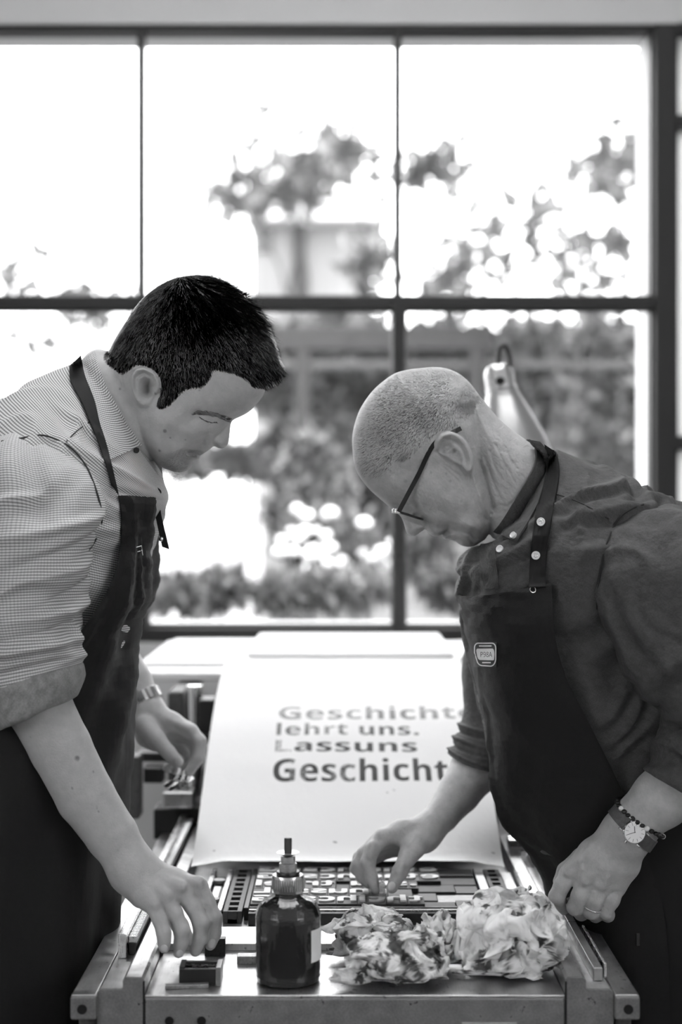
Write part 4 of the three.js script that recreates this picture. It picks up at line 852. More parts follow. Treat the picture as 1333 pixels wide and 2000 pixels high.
  const skinTone = (x, y, z) => {
    const [px, py] = toPx(x, y, -z > 2.2 ? -z : D), [nx, ny] = toPx(x, y, -z);
    let v = 0.93 + 0.09 * fbm3(x * 60, y * 60, z * 60, 3) + 0.05 * fbm3(x * 300, y * 300, z * 300, 2);
    if (y > 1.4) {
      const m = H; for (const [a, b, r, k] of moles) if (b < 960) { const d = Math.hypot(px - a, py - b); if (d < r * 1.6) v *= lerp(k, 1, sstep(r * 0.7, r * 1.6, d)); }
      const bd = signedDist(beard, px, py); if (bd > -9) v *= 1 - 0.22 * sstep(-9, 9, bd) * (0.7 + 0.5 * fbm2(px / 2.2, py / 2.2, 2));
      const ld = signedDist(lips, px, py); if (ld > -2) v *= 1 - 0.3 * sstep(-2, 2, ld);
    } else for (const [a, b, r, k] of moles) if (b > 960 && -z < 2) { const d = Math.hypot(nx - a, ny - b); if (d < r * 1.6) v *= lerp(k, 1, sstep(r * 0.7, r * 1.6, d)); }
    return v;
  };
  const skin = [head, nearArm, farArm, trunk].map((g) => colour(planarUV(g), skinTone));
  const body = part('body', skin, M.skinYoung, man);
  // nails at the fingertips
  fingernail(P(349, 1487, 2.268), V(0.6, -0.75, 0.1), V(-0.1, 0.05, 1), 0.0058, 0.0075, man);
  fingernail(P(321, 1852, 1.845), V(0.05, -1, 0.1), V(0, -0.35, 1), 0.0045, 0.005, man);
  fingernail(P(351, 1862, 1.859), V(0.05, -1, 0.1), V(0.1, -0.4, 1), 0.0045, 0.005, man);
  fingernail(P(414, 1843, 1.888), V(-0.2, -1, 0.1), V(0.25, -0.2, 1), 0.005, 0.0065, man);

  // ---- hair
  const hairOut = Z([[164, 560], [160, 515], [200, 428], [250, 348], [288, 288], [345, 218], [420, 158], [510, 113], [600, 96], [690, 100], [762, 122], [832, 166], [884, 212], [932, 258], [978, 310], [1012, 362], [1034, 420], [1058, 480], [1074, 540], [1096, 580], [1102, 612], [1082, 652], [1040, 686], [990, 706], [945, 716], [905, 668], [850, 628], [775, 606], [712, 600], [694, 640], [655, 684], [600, 692], [560, 704], [520, 742], [472, 788], [432, 800], [407, 776], [432, 716], [436, 660], [420, 622], [396, 600], [352, 578], [300, 577], [262, 598], [226, 612], [190, 596]]);
  const hairPoly = closedCurve(hairOut.map(([x, y]) => [x, y]));
  const hairNear = closedCurve(hairOut.map((p, i) => i < 25 ? p : nearer(D, 0.07)(p)));
  const hp = (x, y) => signedDist(hairNear, x, y);
  const S = new Inflated(D, [100, 495, 600, 960]);
  S.add(Z([[160, 560], [160, 515], [200, 428], [250, 348], [288, 288], [345, 218], [420, 158], [510, 113], [600, 97], [690, 101], [762, 124], [832, 168], [884, 214], [932, 262], [976, 314], [1008, 366], [1030, 424], [1052, 484], [1066, 542], [1086, 580], [1092, 612], [1072, 646], [1034, 678], [985, 696], [940, 702], [900, 690], [800, 690], [650, 720], [520, 800], [430, 830], [300, 760], [220, 660]]), Z([[600, 350], [400, 400], [850, 420], [1040, 600], [300, 560], [500, 650], [900, 640]]).map((p, i) => [...p, [0.083, 0.080, 0.070, 0.040, 0.073, 0.077, 0.058][i]]), Z([[600, 300], [1040, 600], [900, 400]]).map((p, i) => [...p, [0.085, 0.045, 0.07][i]]));
  S.each((x, y, q) => { const d = hp(x, y), h = H.width(x, y); if (q <= 0) return q; const w = Math.sqrt(q); const edge = sstep(-1, 9, d); const v = d < -1 ? h - 0.006 : lerp(Math.max(h, 0) - 0.001, Math.max(w, h + 0.002), edge); return v > 0 ? v * v : -1e-4; });
  const crown = Z([[560, 125]])[0];
  const flow = (x, y) => { let dx = x - crown[0], dy = y - crown[1]; const l = Math.hypot(dx, dy) + 1e-6; dx /= l; dy /= l; const top = sstep(330, 430, x) * sstep(660, 560, y); dx += top * 0.35; dy += 0.25 - 0.2 * top; const a = 0.5 * fbm2(x / 22, y / 22, 2), c = Math.cos(a), s = Math.sin(a); [dx, dy] = [dx * c - dy * s, dx * s + dy * c]; const m = Math.hypot(dx, dy); return [dx / m, dy / m]; };
  S.warp((x, y) => { if (hp(x, y) < 3) return 0; const [dx, dy] = flow(x, y), a = (x - crown[0]), b = (y - crown[1]), th = Math.atan2(b, a), r = Math.hypot(a, b), top = sstep(310, 420, x) * sstep(690, 600, y + (x - 400) * 0.15); return (0.0005 + 0.0028 * top) * (fbm2(th * 9, r / 70, 3) * 1.3) + 0.0003 * fbm2(x / 3, y / 3, 2); });
  const shell = colour(planarUV(S.mesh(0.0019, 1)), (x, y, z) => 0.05 + 0.015 * fbm3(x * 200, y * 200, z * 200, 2));
  const st = new Strands(); reseed(4242);
  const seedHair = (n, inside, lenF, liftF, toneF, wF) => {
    let made = 0, tries = 0;
    while (made < n && tries < n * 30) {
      tries++; const x = 195 + rnd() * 380, y = 520 + rnd() * 300; if (!inside(x, y)) continue;
      const side = rnd() < 0.8 ? 1 : -1, len = lenF(x, y) * (0.6 + 0.8 * rnd()), pts = []; let cx = x, cy = y; const lift = liftF(x, y) * (0.4 + rnd()), jit = (rnd() - 0.5) * 0.5, n0 = S.normal(x, y, side);
      for (let k = 0; k < 5; k++) { const w = S.width(cx, cy); if (w < 0 && k === 0) break; const p = P(cx, cy, D); p.z += side * Math.max(w, 0) * 1; p.addScaledVector(n0, lift * k / 4 + 0.0004); pts.push(p); const [dx, dy] = flow(cx, cy), c = Math.cos(jit), s = Math.sin(jit); cx += (dx * c - dy * s) * len / 4; cy += (dx * s + dy * c) * len / 4; }
      if (pts.length < 5) continue;
      st.add(pts, n0, wF(x, y), toneF(x, y)); made++;
    }
  };
  const topness = (x, y) => sstep(300, 420, x) * sstep(700, 600, y + (x - 400) * 0.15);
  seedHair(15000, (x, y) => hp(x, y) > -1.5 + 3 * rnd(), (x, y) => 9 + 26 * topness(x, y), (x, y) => 0.0010 + 0.003 * topness(x, y), () => 0.07 + 0.26 * rnd() * rnd(), (x, y) => 0.00022 + 0.00018 * topness(x, y));
  // wisps at the quiff and along the back of the head
  for (let i = 0; i < 260; i++) { const u = i / 260, a = Z([[lerp(960, 1050, rnd()), lerp(400, 660, Math.pow(rnd(), 0.6))]])[0], pts = []; let [x, y] = a, dx = 0.8, dy = 0.3 + rnd() * 0.5; const zz = (rnd() - 0.5) * 0.06; for (let k = 0; k < 5; k++) { const p = P(x, y, D); p.z += zz; pts.push(p); x += dx * 3.2 * rnd() + 0.6; y += dy * 3 * rnd(); dy -= 0.12 * rnd(); } st.add(pts, V(0, 0, 1), 0.00016, 0.05); }
  // brows, lashes and beard
  const line = (pts, n, spread, len, ang, tone, w, wd) => { const c = new THREE.CatmullRomCurve3(Nn(pts, w).map(([x, y]) => V(x, y, 0))); for (let i = 0; i < n; i++) { const q = c.getPoint(rnd()), x = q.x + (rnd() - 0.5) * spread, y = q.y + (rnd() - 0.5) * spread, a = ang + (rnd() - 0.5) * 0.7, l = len * (0.6 + 0.7 * rnd()), o = []; for (let k = 0; k < 4; k++) { const u = k / 3; const p = H.point(x + Math.cos(a) * l * u, y + Math.sin(a) * l * u, 0.0004 + 0.0006 * Math.sin(u * 3)); o.push(p); } st.add(o, H.normal(x, y), wd, tone); } };
  line([[620, 822], [665, 818], [720, 826], [775, 842], [806, 852]], 300, 8.5, 6, 3.3, 0.14, 0.045, 0.00013);
  line([[640, 840], [668, 856], [700, 864], [728, 862]], 46, 1.2, 4, 0.9, 0.03, 0.042, 0.0002);
  { let made = 0; while (made < 1100) { const x = 300 + rnd() * 120, y = 860 + rnd() * 70, d = signedDist(beard, x, y); if (d < -5 + 6 * rnd() || H.width(x, y) < 0.001) { made += 0.05; continue; } const n = H.normal(x, y), a = 2.2 + rnd(), l = 1.4 + 1.6 * rnd(); st.add([0, 1].map((u) => H.point(x + Math.cos(a) * l * u, y + Math.sin(a) * l * u, 0.0002 + 0.0009 * u)), n, 0.0001, 0.12 + 0.12 * rnd()); made++; } }
  part('hair', [shell, st.build()], M.hairDark, man);

  // ---- shirt
  const torsoRows = [[168, 700, 318, 935, 2.06, 0.064], [95, 735, 322, 965, 2.06, 0.115], [10, 785, 316, 1000, 2.06, 0.172], [-70, 870, 302, 1045, 2.06, 0.198], [-125, 1000, 284, 1125, 2.06, 0.196], [-140, 1180, 258, 1250, 2.06, 0.178], [-140, 1380, 240, 1400, 2.06, 0.172], [-140, 1560, 232, 1560, 2.06, 0.178]];
  const tf = foldNoise([[1.2, 0.22, 0.5, 0.02, 0.08, 0.004], [1.0, 0.30, 0.5, 0.018, 0.12, -0.004], [0.9, 0.36, 0.4, 0.02, -0.1, 0.004], [0.8, 0.45, 0.5, 0.02, 0.1, 0.005], [0.7, 0.52, 0.5, 0.025, 0.12, -0.005], [0.8, 0.6, 0.6, 0.03, -0.05, 0.006], [1.6, 0.15, 0.4, 0.015, 0.05, 0.004], [1.9, 0.20, 0.3, 0.02, -0.04, -0.003]]);
  const shirt = part('shirt', loft(torsoRows, { nu: 160, nv: 160, pow: 0.9, disp: (t, v, p) => 1.3 * tf(t, v) + (0.0035 * fbm3(p.x * 7, p.y * 9, p.z * 7, 3) + 0.0045 * creases(p, 0.6, -0.8, 3, 13)) * sstep(0.06, 0.2, v), uvr: 0.16 }), M.check, man);
  const sleeveRows = [[-10, 835, 108, 838, 1.965, 0.035], [-72, 880, 158, 896, 1.915, 0.058], [-92, 960, 196, 968, 1.892, 0.069], [-88, 1050, 190, 1042, 1.882, 0.072], [-78, 1130, 170, 1124, 1.88, 0.071], [-62, 1210, 160, 1200, 1.878, 0.069], [-46, 1280, 156, 1262, 1.878, 0.066], [-32, 1345, 158, 1300, 1.878, 0.062]];
  const sf = foldNoise([[0.9, 0.40, 0.9, 0.020, 0.05, 0.006], [0.7, 0.47, 0.9, 0.018, 0.07, -0.006], [0.8, 0.55, 0.9, 0.022, 0.04, 0.007], [0.5, 0.62, 0.9, 0.018, 0.08, -0.005], [0.6, 0.69, 1.0, 0.020, 0.03, 0.007], [0.9, 0.76, 1.1, 0.018, 0.04, -0.006], [1.2, 0.83, 1.2, 0.020, 0.02, 0.006], [1.6, 0.25, 0.18, 0.25, 0, 0.006], [1.25, 0.3, 0.14, 0.2, 0, -0.005], [2.0, 0.5, 0.2, 0.3, 0, 0.004], [1.4, 0.92, 1.2, 0.018, 0.02, -0.005], [0.3, 0.9, 0.5, 0.03, 0, 0.006], [1.7, 0.72, 0.16, 0.16, 0.3, 0.005]]);
  const sleeve = part('sleeve', loft(sleeveRows, { nu: 150, nv: 170, pow: 0.92, disp: (t, v, p) => 1.35 * sf(t, v) + 0.0035 * fbm3(p.x * 10, p.y * 13, p.z * 10, 3) + 0.0055 * creases(p, 0.85, 0.5, 4, 16, 3) * sstep(0.1, 0.4, v), uvr: 0.075 }), M.check, shirt);
  const cuffRows = [[-30, 1338, 159, 1293, 1.878, 0.064], [-34, 1352, 164, 1304, 1.878, 0.068], [-28, 1378, 163, 1328, 1.878, 0.069], [-18, 1410, 154, 1350, 1.878, 0.068], [-8, 1424, 147, 1360, 1.878, 0.064], [-2, 1424, 138, 1360, 1.878, 0.056], [0, 1400, 134, 1342, 1.878, 0.05]];
  part('cuff', loft(cuffRows, { nu: 120, nv: 50, pow: 0.95, caps: false, disp: (t, v, p) => 0.0022 * fbm3(p.x * 22, p.y * 26, p.z * 22, 3), uvr: 0.07 }), M.checkInside, shirt);
  part('sleeve', loft([[130, 860, 300, 940, 2.20, 0.05], [110, 960, 285, 990, 2.27, 0.062], [90, 1080, 240, 1080, 2.335, 0.062], [95, 1180, 225, 1170, 2.36, 0.055], [150, 1262, 238, 1215, 2.362, 0.05]], { nu: 60, nv: 60, uvr: 0.07 }), M.check, shirt);
  const cloth = [shirt, sleeve];
  part('shoulder_seam', tube([[2, 862], [40, 856], [80, 850], [110, 858], [140, 876], [165, 905], [182, 940], [196, 985], [199, 1020], [186, 1056], [174, 1074]].map(([x, y]) => onto(cloth, x, y, 0.0009)), 0.0011, 6, 90), M.thread, shirt);
  part('yoke_seam', tube([[178, 822], [150, 842], [130, 862]].map(([x, y]) => onto(cloth, x, y, 0.0008)), 0.0008, 6, 30), M.thread, shirt);
  // collar, placket, button
  const head0 = body;
  const collar = part('collar', [strap(Z([[25, 548], [95, 500], [38, 620], [118, 585], [62, 720], [160, 690], [92, 830], [222, 800], [125, 940], [280, 905], [168, 1062], [336, 986]]).reduce((a, p, i) => { if (i % 2) a[a.length - 1].push(p); else a.push([p]); return a; }, []), [shirt, body], 0.0022, 0.004, 10, 50, 2.03),
    sheet(8, 20, (u, v) => { const a = v * 2.6 - 0.2, q = z1([95 + 40 * Math.sin(a) * 0.9 - 45 * u, 505 + 4 * Math.sin(a) + 38 * u]); const p = P(q[0], q[1], 2.05); p.z = -2.05 - 0.06 * (1 - Math.cos(a)); return p; }, 0.002)], M.check, shirt);
  part('collar_leaf', sheet(8, 16, (u, v) => { const a = z1([lerp(330, 440, u), lerp(990, 1130, v) + 40 * u]); return P(a[0] - 4 + 8 * v, a[1], 2.075 + 0.03 * u); }, 0.002), M.checkInside, shirt);
  const b0 = onto(cloth, 268, 880, 0.004, 2.0); part('button', [lathe([[0, 0], [0.0034, 0], [0.0038, 0.001], [0.0034, 0.002], [0.0024, 0.0014], [0, 0.0012]], 20).rotateX(Math.PI / 2).translate(b0.x, b0.y, b0.z + 0.006)], M.thread, shirt);
  // ---- apron
  const apronRows = [[232, 968, 1.972, 306, 972, 2.06], [237, 1010, 1.945, 300, 1012, 2.06], [236, 1060, 1.925, 295, 1062, 2.06], [226, 1115, 1.905, 294, 1118, 2.06], [196, 1180, 1.888, 289, 1172, 2.06], [146, 1245, 1.872, 268, 1212, 2.06], [70, 1310, 1.868, 263, 1280, 2.06], [10, 1380, 1.868, 260, 1370, 2.06], [-30, 1460, 1.868, 252, 1460, 2.06], [-50, 1600, 1.862, 238, 1600, 2.06], [-50, 1780, 1.862, 226, 1780, 2.06], [-50, 2200, 1.862, 205, 2200, 2.06]];
  const af = (u, v) => 0.005 * Math.sin(u * 26 + v * 6 + 2 * Math.sin(v * 9)) * sstep(0.02, 0.2, v) * sstep(0, 0.1, u) + 0.004 * fbm2(u * 5, v * 12, 3) + 0.006 * Math.exp(-(((u - 0.2 - v * 0.5) / 0.025) ** 2)) * sstep(0.02, 0.1, v) * sstep(0.5, 0.35, v);
  const apron = part('apron', bib(apronRows, { nu: 110, nv: 190, disp: af, pow: 0.9, over: [shirt], down: 0.45 }), M.apron, man);
  part('neck_strap', strap([[[136, 716], [158, 694]], [[138, 744], [166, 734]], [[160, 786], [184, 782]], [[180, 834], [195, 828]], [[200, 886], [211, 880]], [[218, 946], [232, 968]]], [shirt, body], 0.002, 0.0055, 6, 60, 1.99), M.apron, apron);
  part('strap_end', sheet(5, 16, (u, v) => { const r = rows([[288, 918, 296, 912, 2.05], [293, 942, 304, 938, 2.045], [299, 984, 310, 978, 2.03], [308, 1028, 319, 1022, 2.03], [317, 1068, 331, 1073, 2.03]], v); return P(lerp(r[0], r[2], u), lerp(r[1], r[3], u), r[4]); }, 0.0022), M.apron, apron);
  part('strap_fold', sheet(6, 14, (u, v) => { const a = lerp(-0.8, 3.4, v), q = [300 + 13 * Math.cos(a) * 0.9, 955 + 10 * Math.sin(a)]; return P(q[0] - 9 + 12 * u * Math.cos(a * 0.4), q[1] + 8 * u, 2.02 + 0.01 * Math.sin(a)); }, 0.0022), M.apron, apron);
  for (const [x, y] of [[303, 996], [315, 1053], [293, 953]]) part('snap', flat(new THREE.SphereGeometry(0.0032, 14, 10).scale(1, 1, 0.6)).translate(...P(x, y, 2.026).toArray()), M.silver, apron);
  { const q = [[266, 1069], [276, 1066], [279, 1084], [272, 1086]].map(([x, y]) => onto([apron], x, y, 0.001, 1.97)); const g = [0, 1].map((i) => tube([q[0].clone().lerp(q[3], i * 0.5), q[1].clone().lerp(q[2], i * 0.5)], 0.0006, 6)); g.push(tube([q[1], q[2]], 0.0006, 6)); part('print_mark', g, M.button, apron); }
  // ---- trousers and shoes
  const trousers = part('trousers', [...loft([[-120, 1470, 215, 1470, 2.06, 0.165], [-115, 1700, 205, 1700, 2.06, 0.16]], { nu: 40, nv: 10 }), ...loft([[-90, 1650, 190, 1650, 1.98, 0.09], [-60, 2000, 150, 2000, 1.975, 0.085], [-50, 2500, 110, 2500, 1.975, 0.07], [-40, 3170, 90, 3170, 1.98, 0.06]], { nu: 40, nv: 30 }), ...loft([[-90, 1650, 190, 1650, 2.14, 0.09], [-40, 2000, 150, 2000, 2.15, 0.085], [-20, 2500, 120, 2500, 2.15, 0.07], [0, 3010, 120, 3010, 2.15, 0.06]], { nu: 40, nv: 30 })], M.trousers, man);
  const shoeG = (x, z) => { const g = flat(new THREE.SphereGeometry(1, 28, 18)); const p = g.attributes.position; for (let i = 0; i < p.count; i++) { const a = p.getX(i), b = p.getY(i); p.setXYZ(i, a * 0.15 + 0.05, Math.max(b * 0.075 * (1 - 0.35 * Math.max(a, 0)), -0.04) + 0.041, p.getZ(i) * 0.05 * (1 + 0.15 * a)); } g.computeVertexNormals(); g.translate(x, 0, z); return g; };
  part('shoe', shoeG(-0.43, -1.98), M.shoe, man); part('shoe', shoeG(-0.43, -2.15), M.shoe, man);
  // ---- steel wristwatch on the far wrist
  const wt = new THREE.Group(); wt.name = 'wristwatch'; man.add(wt); wt.position.set(0, 0, 0);
  const wc = P(277, 1367, 2.338), ax = P(258, 1330, 2.345).sub(P(282, 1378, 2.335)).normalize();
  const ux = V(0, 0, 1).cross(ax).normalize(), uz = ax.clone().cross(ux).normalize();
  const links = 22; for (let i = 0; i < links; i++) { const a = i / links * Math.PI * 2, r = 0.0305, c = wc.clone().addScaledVector(ux, Math.cos(a) * r).addScaledVector(uz, Math.sin(a) * r); const g = box(-0.0036, 0.0036, -0.0085, 0.0085, -0.0016, 0.0016, 0.0009); g.applyMatrix4(new THREE.Matrix4().makeBasis(ux.clone().multiplyScalar(-Math.sin(a)).addScaledVector(uz, Math.cos(a)), ax, ux.clone().multiplyScalar(Math.cos(a)).addScaledVector(uz, Math.sin(a))).setPosition(c)); part('bracelet_link', g, i % 2 ? M.silver : M.steel, wt); }
  { const c = wc.clone().addScaledVector(ux, 0.026).addScaledVector(uz, -0.021); const g = cyl(0.015, 0.015, 0.008, 28); g.applyMatrix4(new THREE.Matrix4().makeBasis(ax, ux.clone().multiplyScalar(0.78).addScaledVector(uz, -0.62).normalize(), uz).setPosition(c)); part('watch_case', g, M.silver, wt); }
}
// thin metal leads held by the young man's far hand
{
  const t = thing('metal_leads', 'thin bright metal slivers held in the young man\'s far hand', 'metal strips', P(350, 1520, 2.29));
  for (const [a, b, c] of [[[352, 1500], [343, 1522], [322, 1536]], [[362, 1506], [352, 1530], [330, 1542]], [[372, 1508], [366, 1524], [348, 1540]], [[345, 1512], [362, 1526], [378, 1518]]]) part('sliver', sheet(2, 14, (u, v) => { const r = rows([[...a, 2.288], [...b, 2.285], [...c, 2.29]], v); return P(r[0] + (u - 0.5) * 5, r[1] + (u - 0.5) * 5, r[2]); }, 0.0004), M.brightSteel, t);
}
// ---------------------------------------------------------------- the older man on the right
M.skinOld = skinMat(184, 0.0009);
{
  const man = thing('person', 'older man with shaved head, glasses and dark shirt placing type from the right', 'person', V(0.42, 0, -2.1));
  const D = 2.09, z2 = ([x, y]) => [x / 2.666 + 640, y / 2.666 + 660], Z = (l) => l.map(z2), Nn = (l, w = 0.068) => Z(l).map(nearer(D, w)), f = 0.001;
  const H = new Inflated(D, [670, 700, 1110, 1100]);
  const skull = Z([[800, 318], [772, 276], [732, 226], [682, 186], [622, 161], [560, 153], [480, 159], [420, 166], [350, 186], [290, 226], [240, 271], [200, 321], [165, 381], [141, 451], [129, 521], [131, 591], [141, 661], [161, 711], [191, 756], [226, 796], [266, 831], [300, 860], [330, 886], [356, 908], [384, 930], [410, 950], [440, 968], [470, 982], [500, 992], [518, 1004], [536, 1022], [560, 1034], [584, 1031], [603, 1022], [600, 1036], [612, 1049], [640, 1052], [662, 1058], [690, 1077], [725, 1088], [762, 1085], [795, 1066], [826, 1042], [846, 990], [858, 900], [850, 780], [830, 650], [818, 500], [812, 400]]);
  const W = Z([[500, 330], [300, 420], [650, 300], [250, 600], [450, 550], [600, 450], [380, 780], [520, 760], [680, 620], [640, 850], [560, 940], [720, 980], [600, 1000], [740, 1060], [800, 800], [330, 850], [760, 420]]).map((p, i) => [...p, [0.081, 0.075, 0.079, 0.066, 0.078, 0.081, 0.058, 0.067, 0.075, 0.066, 0.050, 0.056, 0.034, 0.032, 0.064, 0.050, 0.070][i]]);
  const R = Z([[500, 250], [180, 450], [700, 250], [180, 680], [330, 840], [480, 960], [590, 1020], [720, 1070], [830, 950], [820, 500]]).map((p, i) => [...p, [0.088, 0.08, 0.08, 0.066, 0.05, 0.042, 0.030, 0.028, 0.035, 0.06][i]]);
  H.add(skull, W, R);
  H.add(Z([[700, 330], [800, 318], [850, 374], [902, 431], [962, 482], [1036, 534], [1120, 600], [1160, 760], [1080, 960], [960, 1060], [860, 1040], [800, 900], [720, 700], [690, 500]]), Z([[850, 600], [900, 850], [1050, 700]]).map((p, i) => [...p, [0.063, 0.06, 0.064][i]]), 0.06, 6e-4);
  H.add(Z([[345, 893], [368, 912], [384, 934], [395, 958], [403, 985], [411, 1009], [424, 1025], [445, 1031], [468, 1024], [490, 1008], [508, 996], [516, 978], [500, 955], [470, 935], [430, 915], [385, 890]]), Z([[380, 915], [400, 950], [440, 1010], [490, 985], [495, 965]]).map((p, i) => [...p, [0.011, 0.0115, 0.016, 0.020, 0.020][i]]), 0.0105, 5e-5);
  H.strokes([
    [Nn([[380, 880], [420, 895], [450, 915]], 0.045), 11, -16.24 * f],                    // socket
    [Nn([[410, 905], [440, 922]], 0.045), 6, 4 * f],
    [Nn([[330, 860], [380, 858], [430, 862]], 0.045), 8, 3 * f],                      // brow
    [Nn([[505, 945], [522, 968], [516, 992]], 0.03), 3, -4.80 * f],                      // wing of the nose
    [Nn([[482, 1008], [470, 1014]], 0.012), 3.5, -3 * f],
    [Nn([[470, 930], [520, 958], [570, 985], [640, 985], [700, 990], [750, 1010]], 0.05), 5, -6.03 * f],   // long fold of the cheek
    [Nn([[500, 930], [580, 960], [660, 965], [740, 985]], 0.055), 9, 3.52 * f],
    [Nn([[602, 1022], [622, 1008], [632, 994]], 0.03), 3, -6.72 * f],                  // mouth
    [Nn([[640, 1010], [700, 1008], [750, 1022], [775, 1050]], 0.045), 4, -5.57 * f],
    [Nn([[560, 1020], [590, 1018]], 0.025), 6, 1.6 * f],
    [Nn([[620, 1038], [650, 1034]], 0.025), 5, 3.52 * f],
    [Nn([[655, 1045], [672, 1050]], 0.025), 4, -2.88 * f],
    [Nn([[800, 1010], [820, 1035]], 0.045), 10, 3 * f],                               // jowl
    [Nn([[560, 800], [620, 830]], 0.068), 30, 2.4 * f],                               // cheekbone
    [Nn([[640, 900], [700, 880]], 0.065), 26, -3.48 * f],
    [Nn([[350, 640], [400, 690], [430, 740]], 0.07), 20, -2.8 * f],                   // temple
    [Nn([[740, 715], [765, 800], [800, 880], [840, 950]], 0.066), 3.6, -4.64 * f],     // jaw and neck creases
    [Nn([[760, 700], [790, 790], [830, 870], [868, 930]], 0.066), 8, 3 * f],
    [Nn([[700, 660], [740, 740], [780, 850], [815, 930], [830, 985]], 0.066), 9, 2.0 * f],
    [Nn([[795, 640], [830, 740], [860, 830], [880, 900]], 0.064), 2.6, -2.75 * f],
    [Nn([[825, 620], [860, 720], [890, 800]], 0.064), 2.2, -2.32 * f],
    [Nn([[850, 590], [880, 680], [915, 740]], 0.064), 2.2, -1.89 * f],
    [Nn([[880, 560], [915, 640], [950, 700]], 0.064), 2.2, -1.74 * f],
    [Nn([[930, 570], [960, 640], [990, 680]], 0.064), 2, -1.45 * f],
    [Nn([[870, 890], [900, 870], [940, 880], [975, 850]], 0.06), 2.6, -2.61 * f],
    [Nn([[860, 915], [900, 910], [940, 905]], 0.06), 2.4, -2.17 * f],
    [Nn([[600, 650], [650, 690], [690, 720]], 0.072), 1.8, -1.30 * f], [Nn([[590, 660], [640, 705], [680, 740]], 0.072), 1.8, -1.16 * f], [Nn([[610, 640], [665, 670], [705, 700]], 0.072), 1.8, -1.16 * f],
    [Nn([[420, 860], [470, 850], [500, 870]], 0.05), 2, -1.45 * f], [Nn([[440, 880], [490, 885], [520, 910]], 0.05), 2, -1.45 * f],
    [Nn([[720, 740], [740, 790], [745, 830]], 0.066), 3, -2.32 * f],
    [Nn([[690, 380], [720, 390]], 0.075), 14, -3.2 * f],                              // hollow behind the ear
    [Nn([[730, 470], [760, 560], [780, 620]], 0.068), 10, 2.2 * f],
  ]);
  const earPoly = closedCurve(Nn([[566, 552], [578, 520], [604, 499], [642, 490], [684, 504], [722, 540], [748, 586], [760, 630], [758, 676], [744, 706], [728, 712], [712, 690], [692, 668], [660, 648], [618, 622], [582, 598]], 0.08));
  H.warp((x, y) => { const d = signedDist(earPoly, x, y), zx = (x - 640) * 2.666; return d > -2.5 ? sstep(-2.5, 3, d) * (0.005 + 0.011 * sstep(560, 740, zx)) : 0; });
  H.strokes([
    [Nn([[572, 575], [576, 540], [604, 510], [642, 502], [682, 518], [716, 552], [740, 596], [750, 640], [746, 685]], 0.085), 3.6, 5.2 * f],
    [Nn([[600, 540], [645, 530], [690, 560], [712, 600], [722, 650]], 0.084), 3, -2.6 * f],
    [Nn([[622, 590], [656, 572], [690, 588], [706, 625], [708, 655]], 0.084), 3, 2.6 * f],
    [Nn([[664, 606], [682, 628]], 0.084), 7, -12 * f], [Nn([[602, 575], [634, 562]], 0.084), 5.5, -9 * f],
    [Nn([[640, 628], [655, 645]], 0.082), 4, 3 * f],
  ]);
  H.warp((x, y) => 0.0006 * fbm2(x / 7, y / 7, 3) + 0.0008 * fbm2(x / 30, y / 30, 2));
  // fine creases of the neck and cheek, running down from the ear
  H.warp((x, y) => { const zx = (x - 640) * 2.666, zy = (y - 660) * 2.666, neck = sstep(700, 800, zx + (zy - 700) * 0.1) * sstep(420, 560, zy), cheek = sstep(560, 640, zy) * sstep(380, 450, zx) * sstep(820, 740, zx), a = (zx * 0.93 - zy * 0.36) , b = (zx * 0.36 + zy * 0.93), r = 1 - Math.abs(n2(a / 26 + 0.4 * n2(a / 90, b / 60), b / 190)) * 2; return -0.0013 * neck * Math.max(r, 0) ** 3 - 0.0004 * cheek * Math.max(1 - Math.abs(n2(a / 16, b / 70)) * 2.2, 0) ** 2; });
  const head = H.mesh(0.0012, 1);
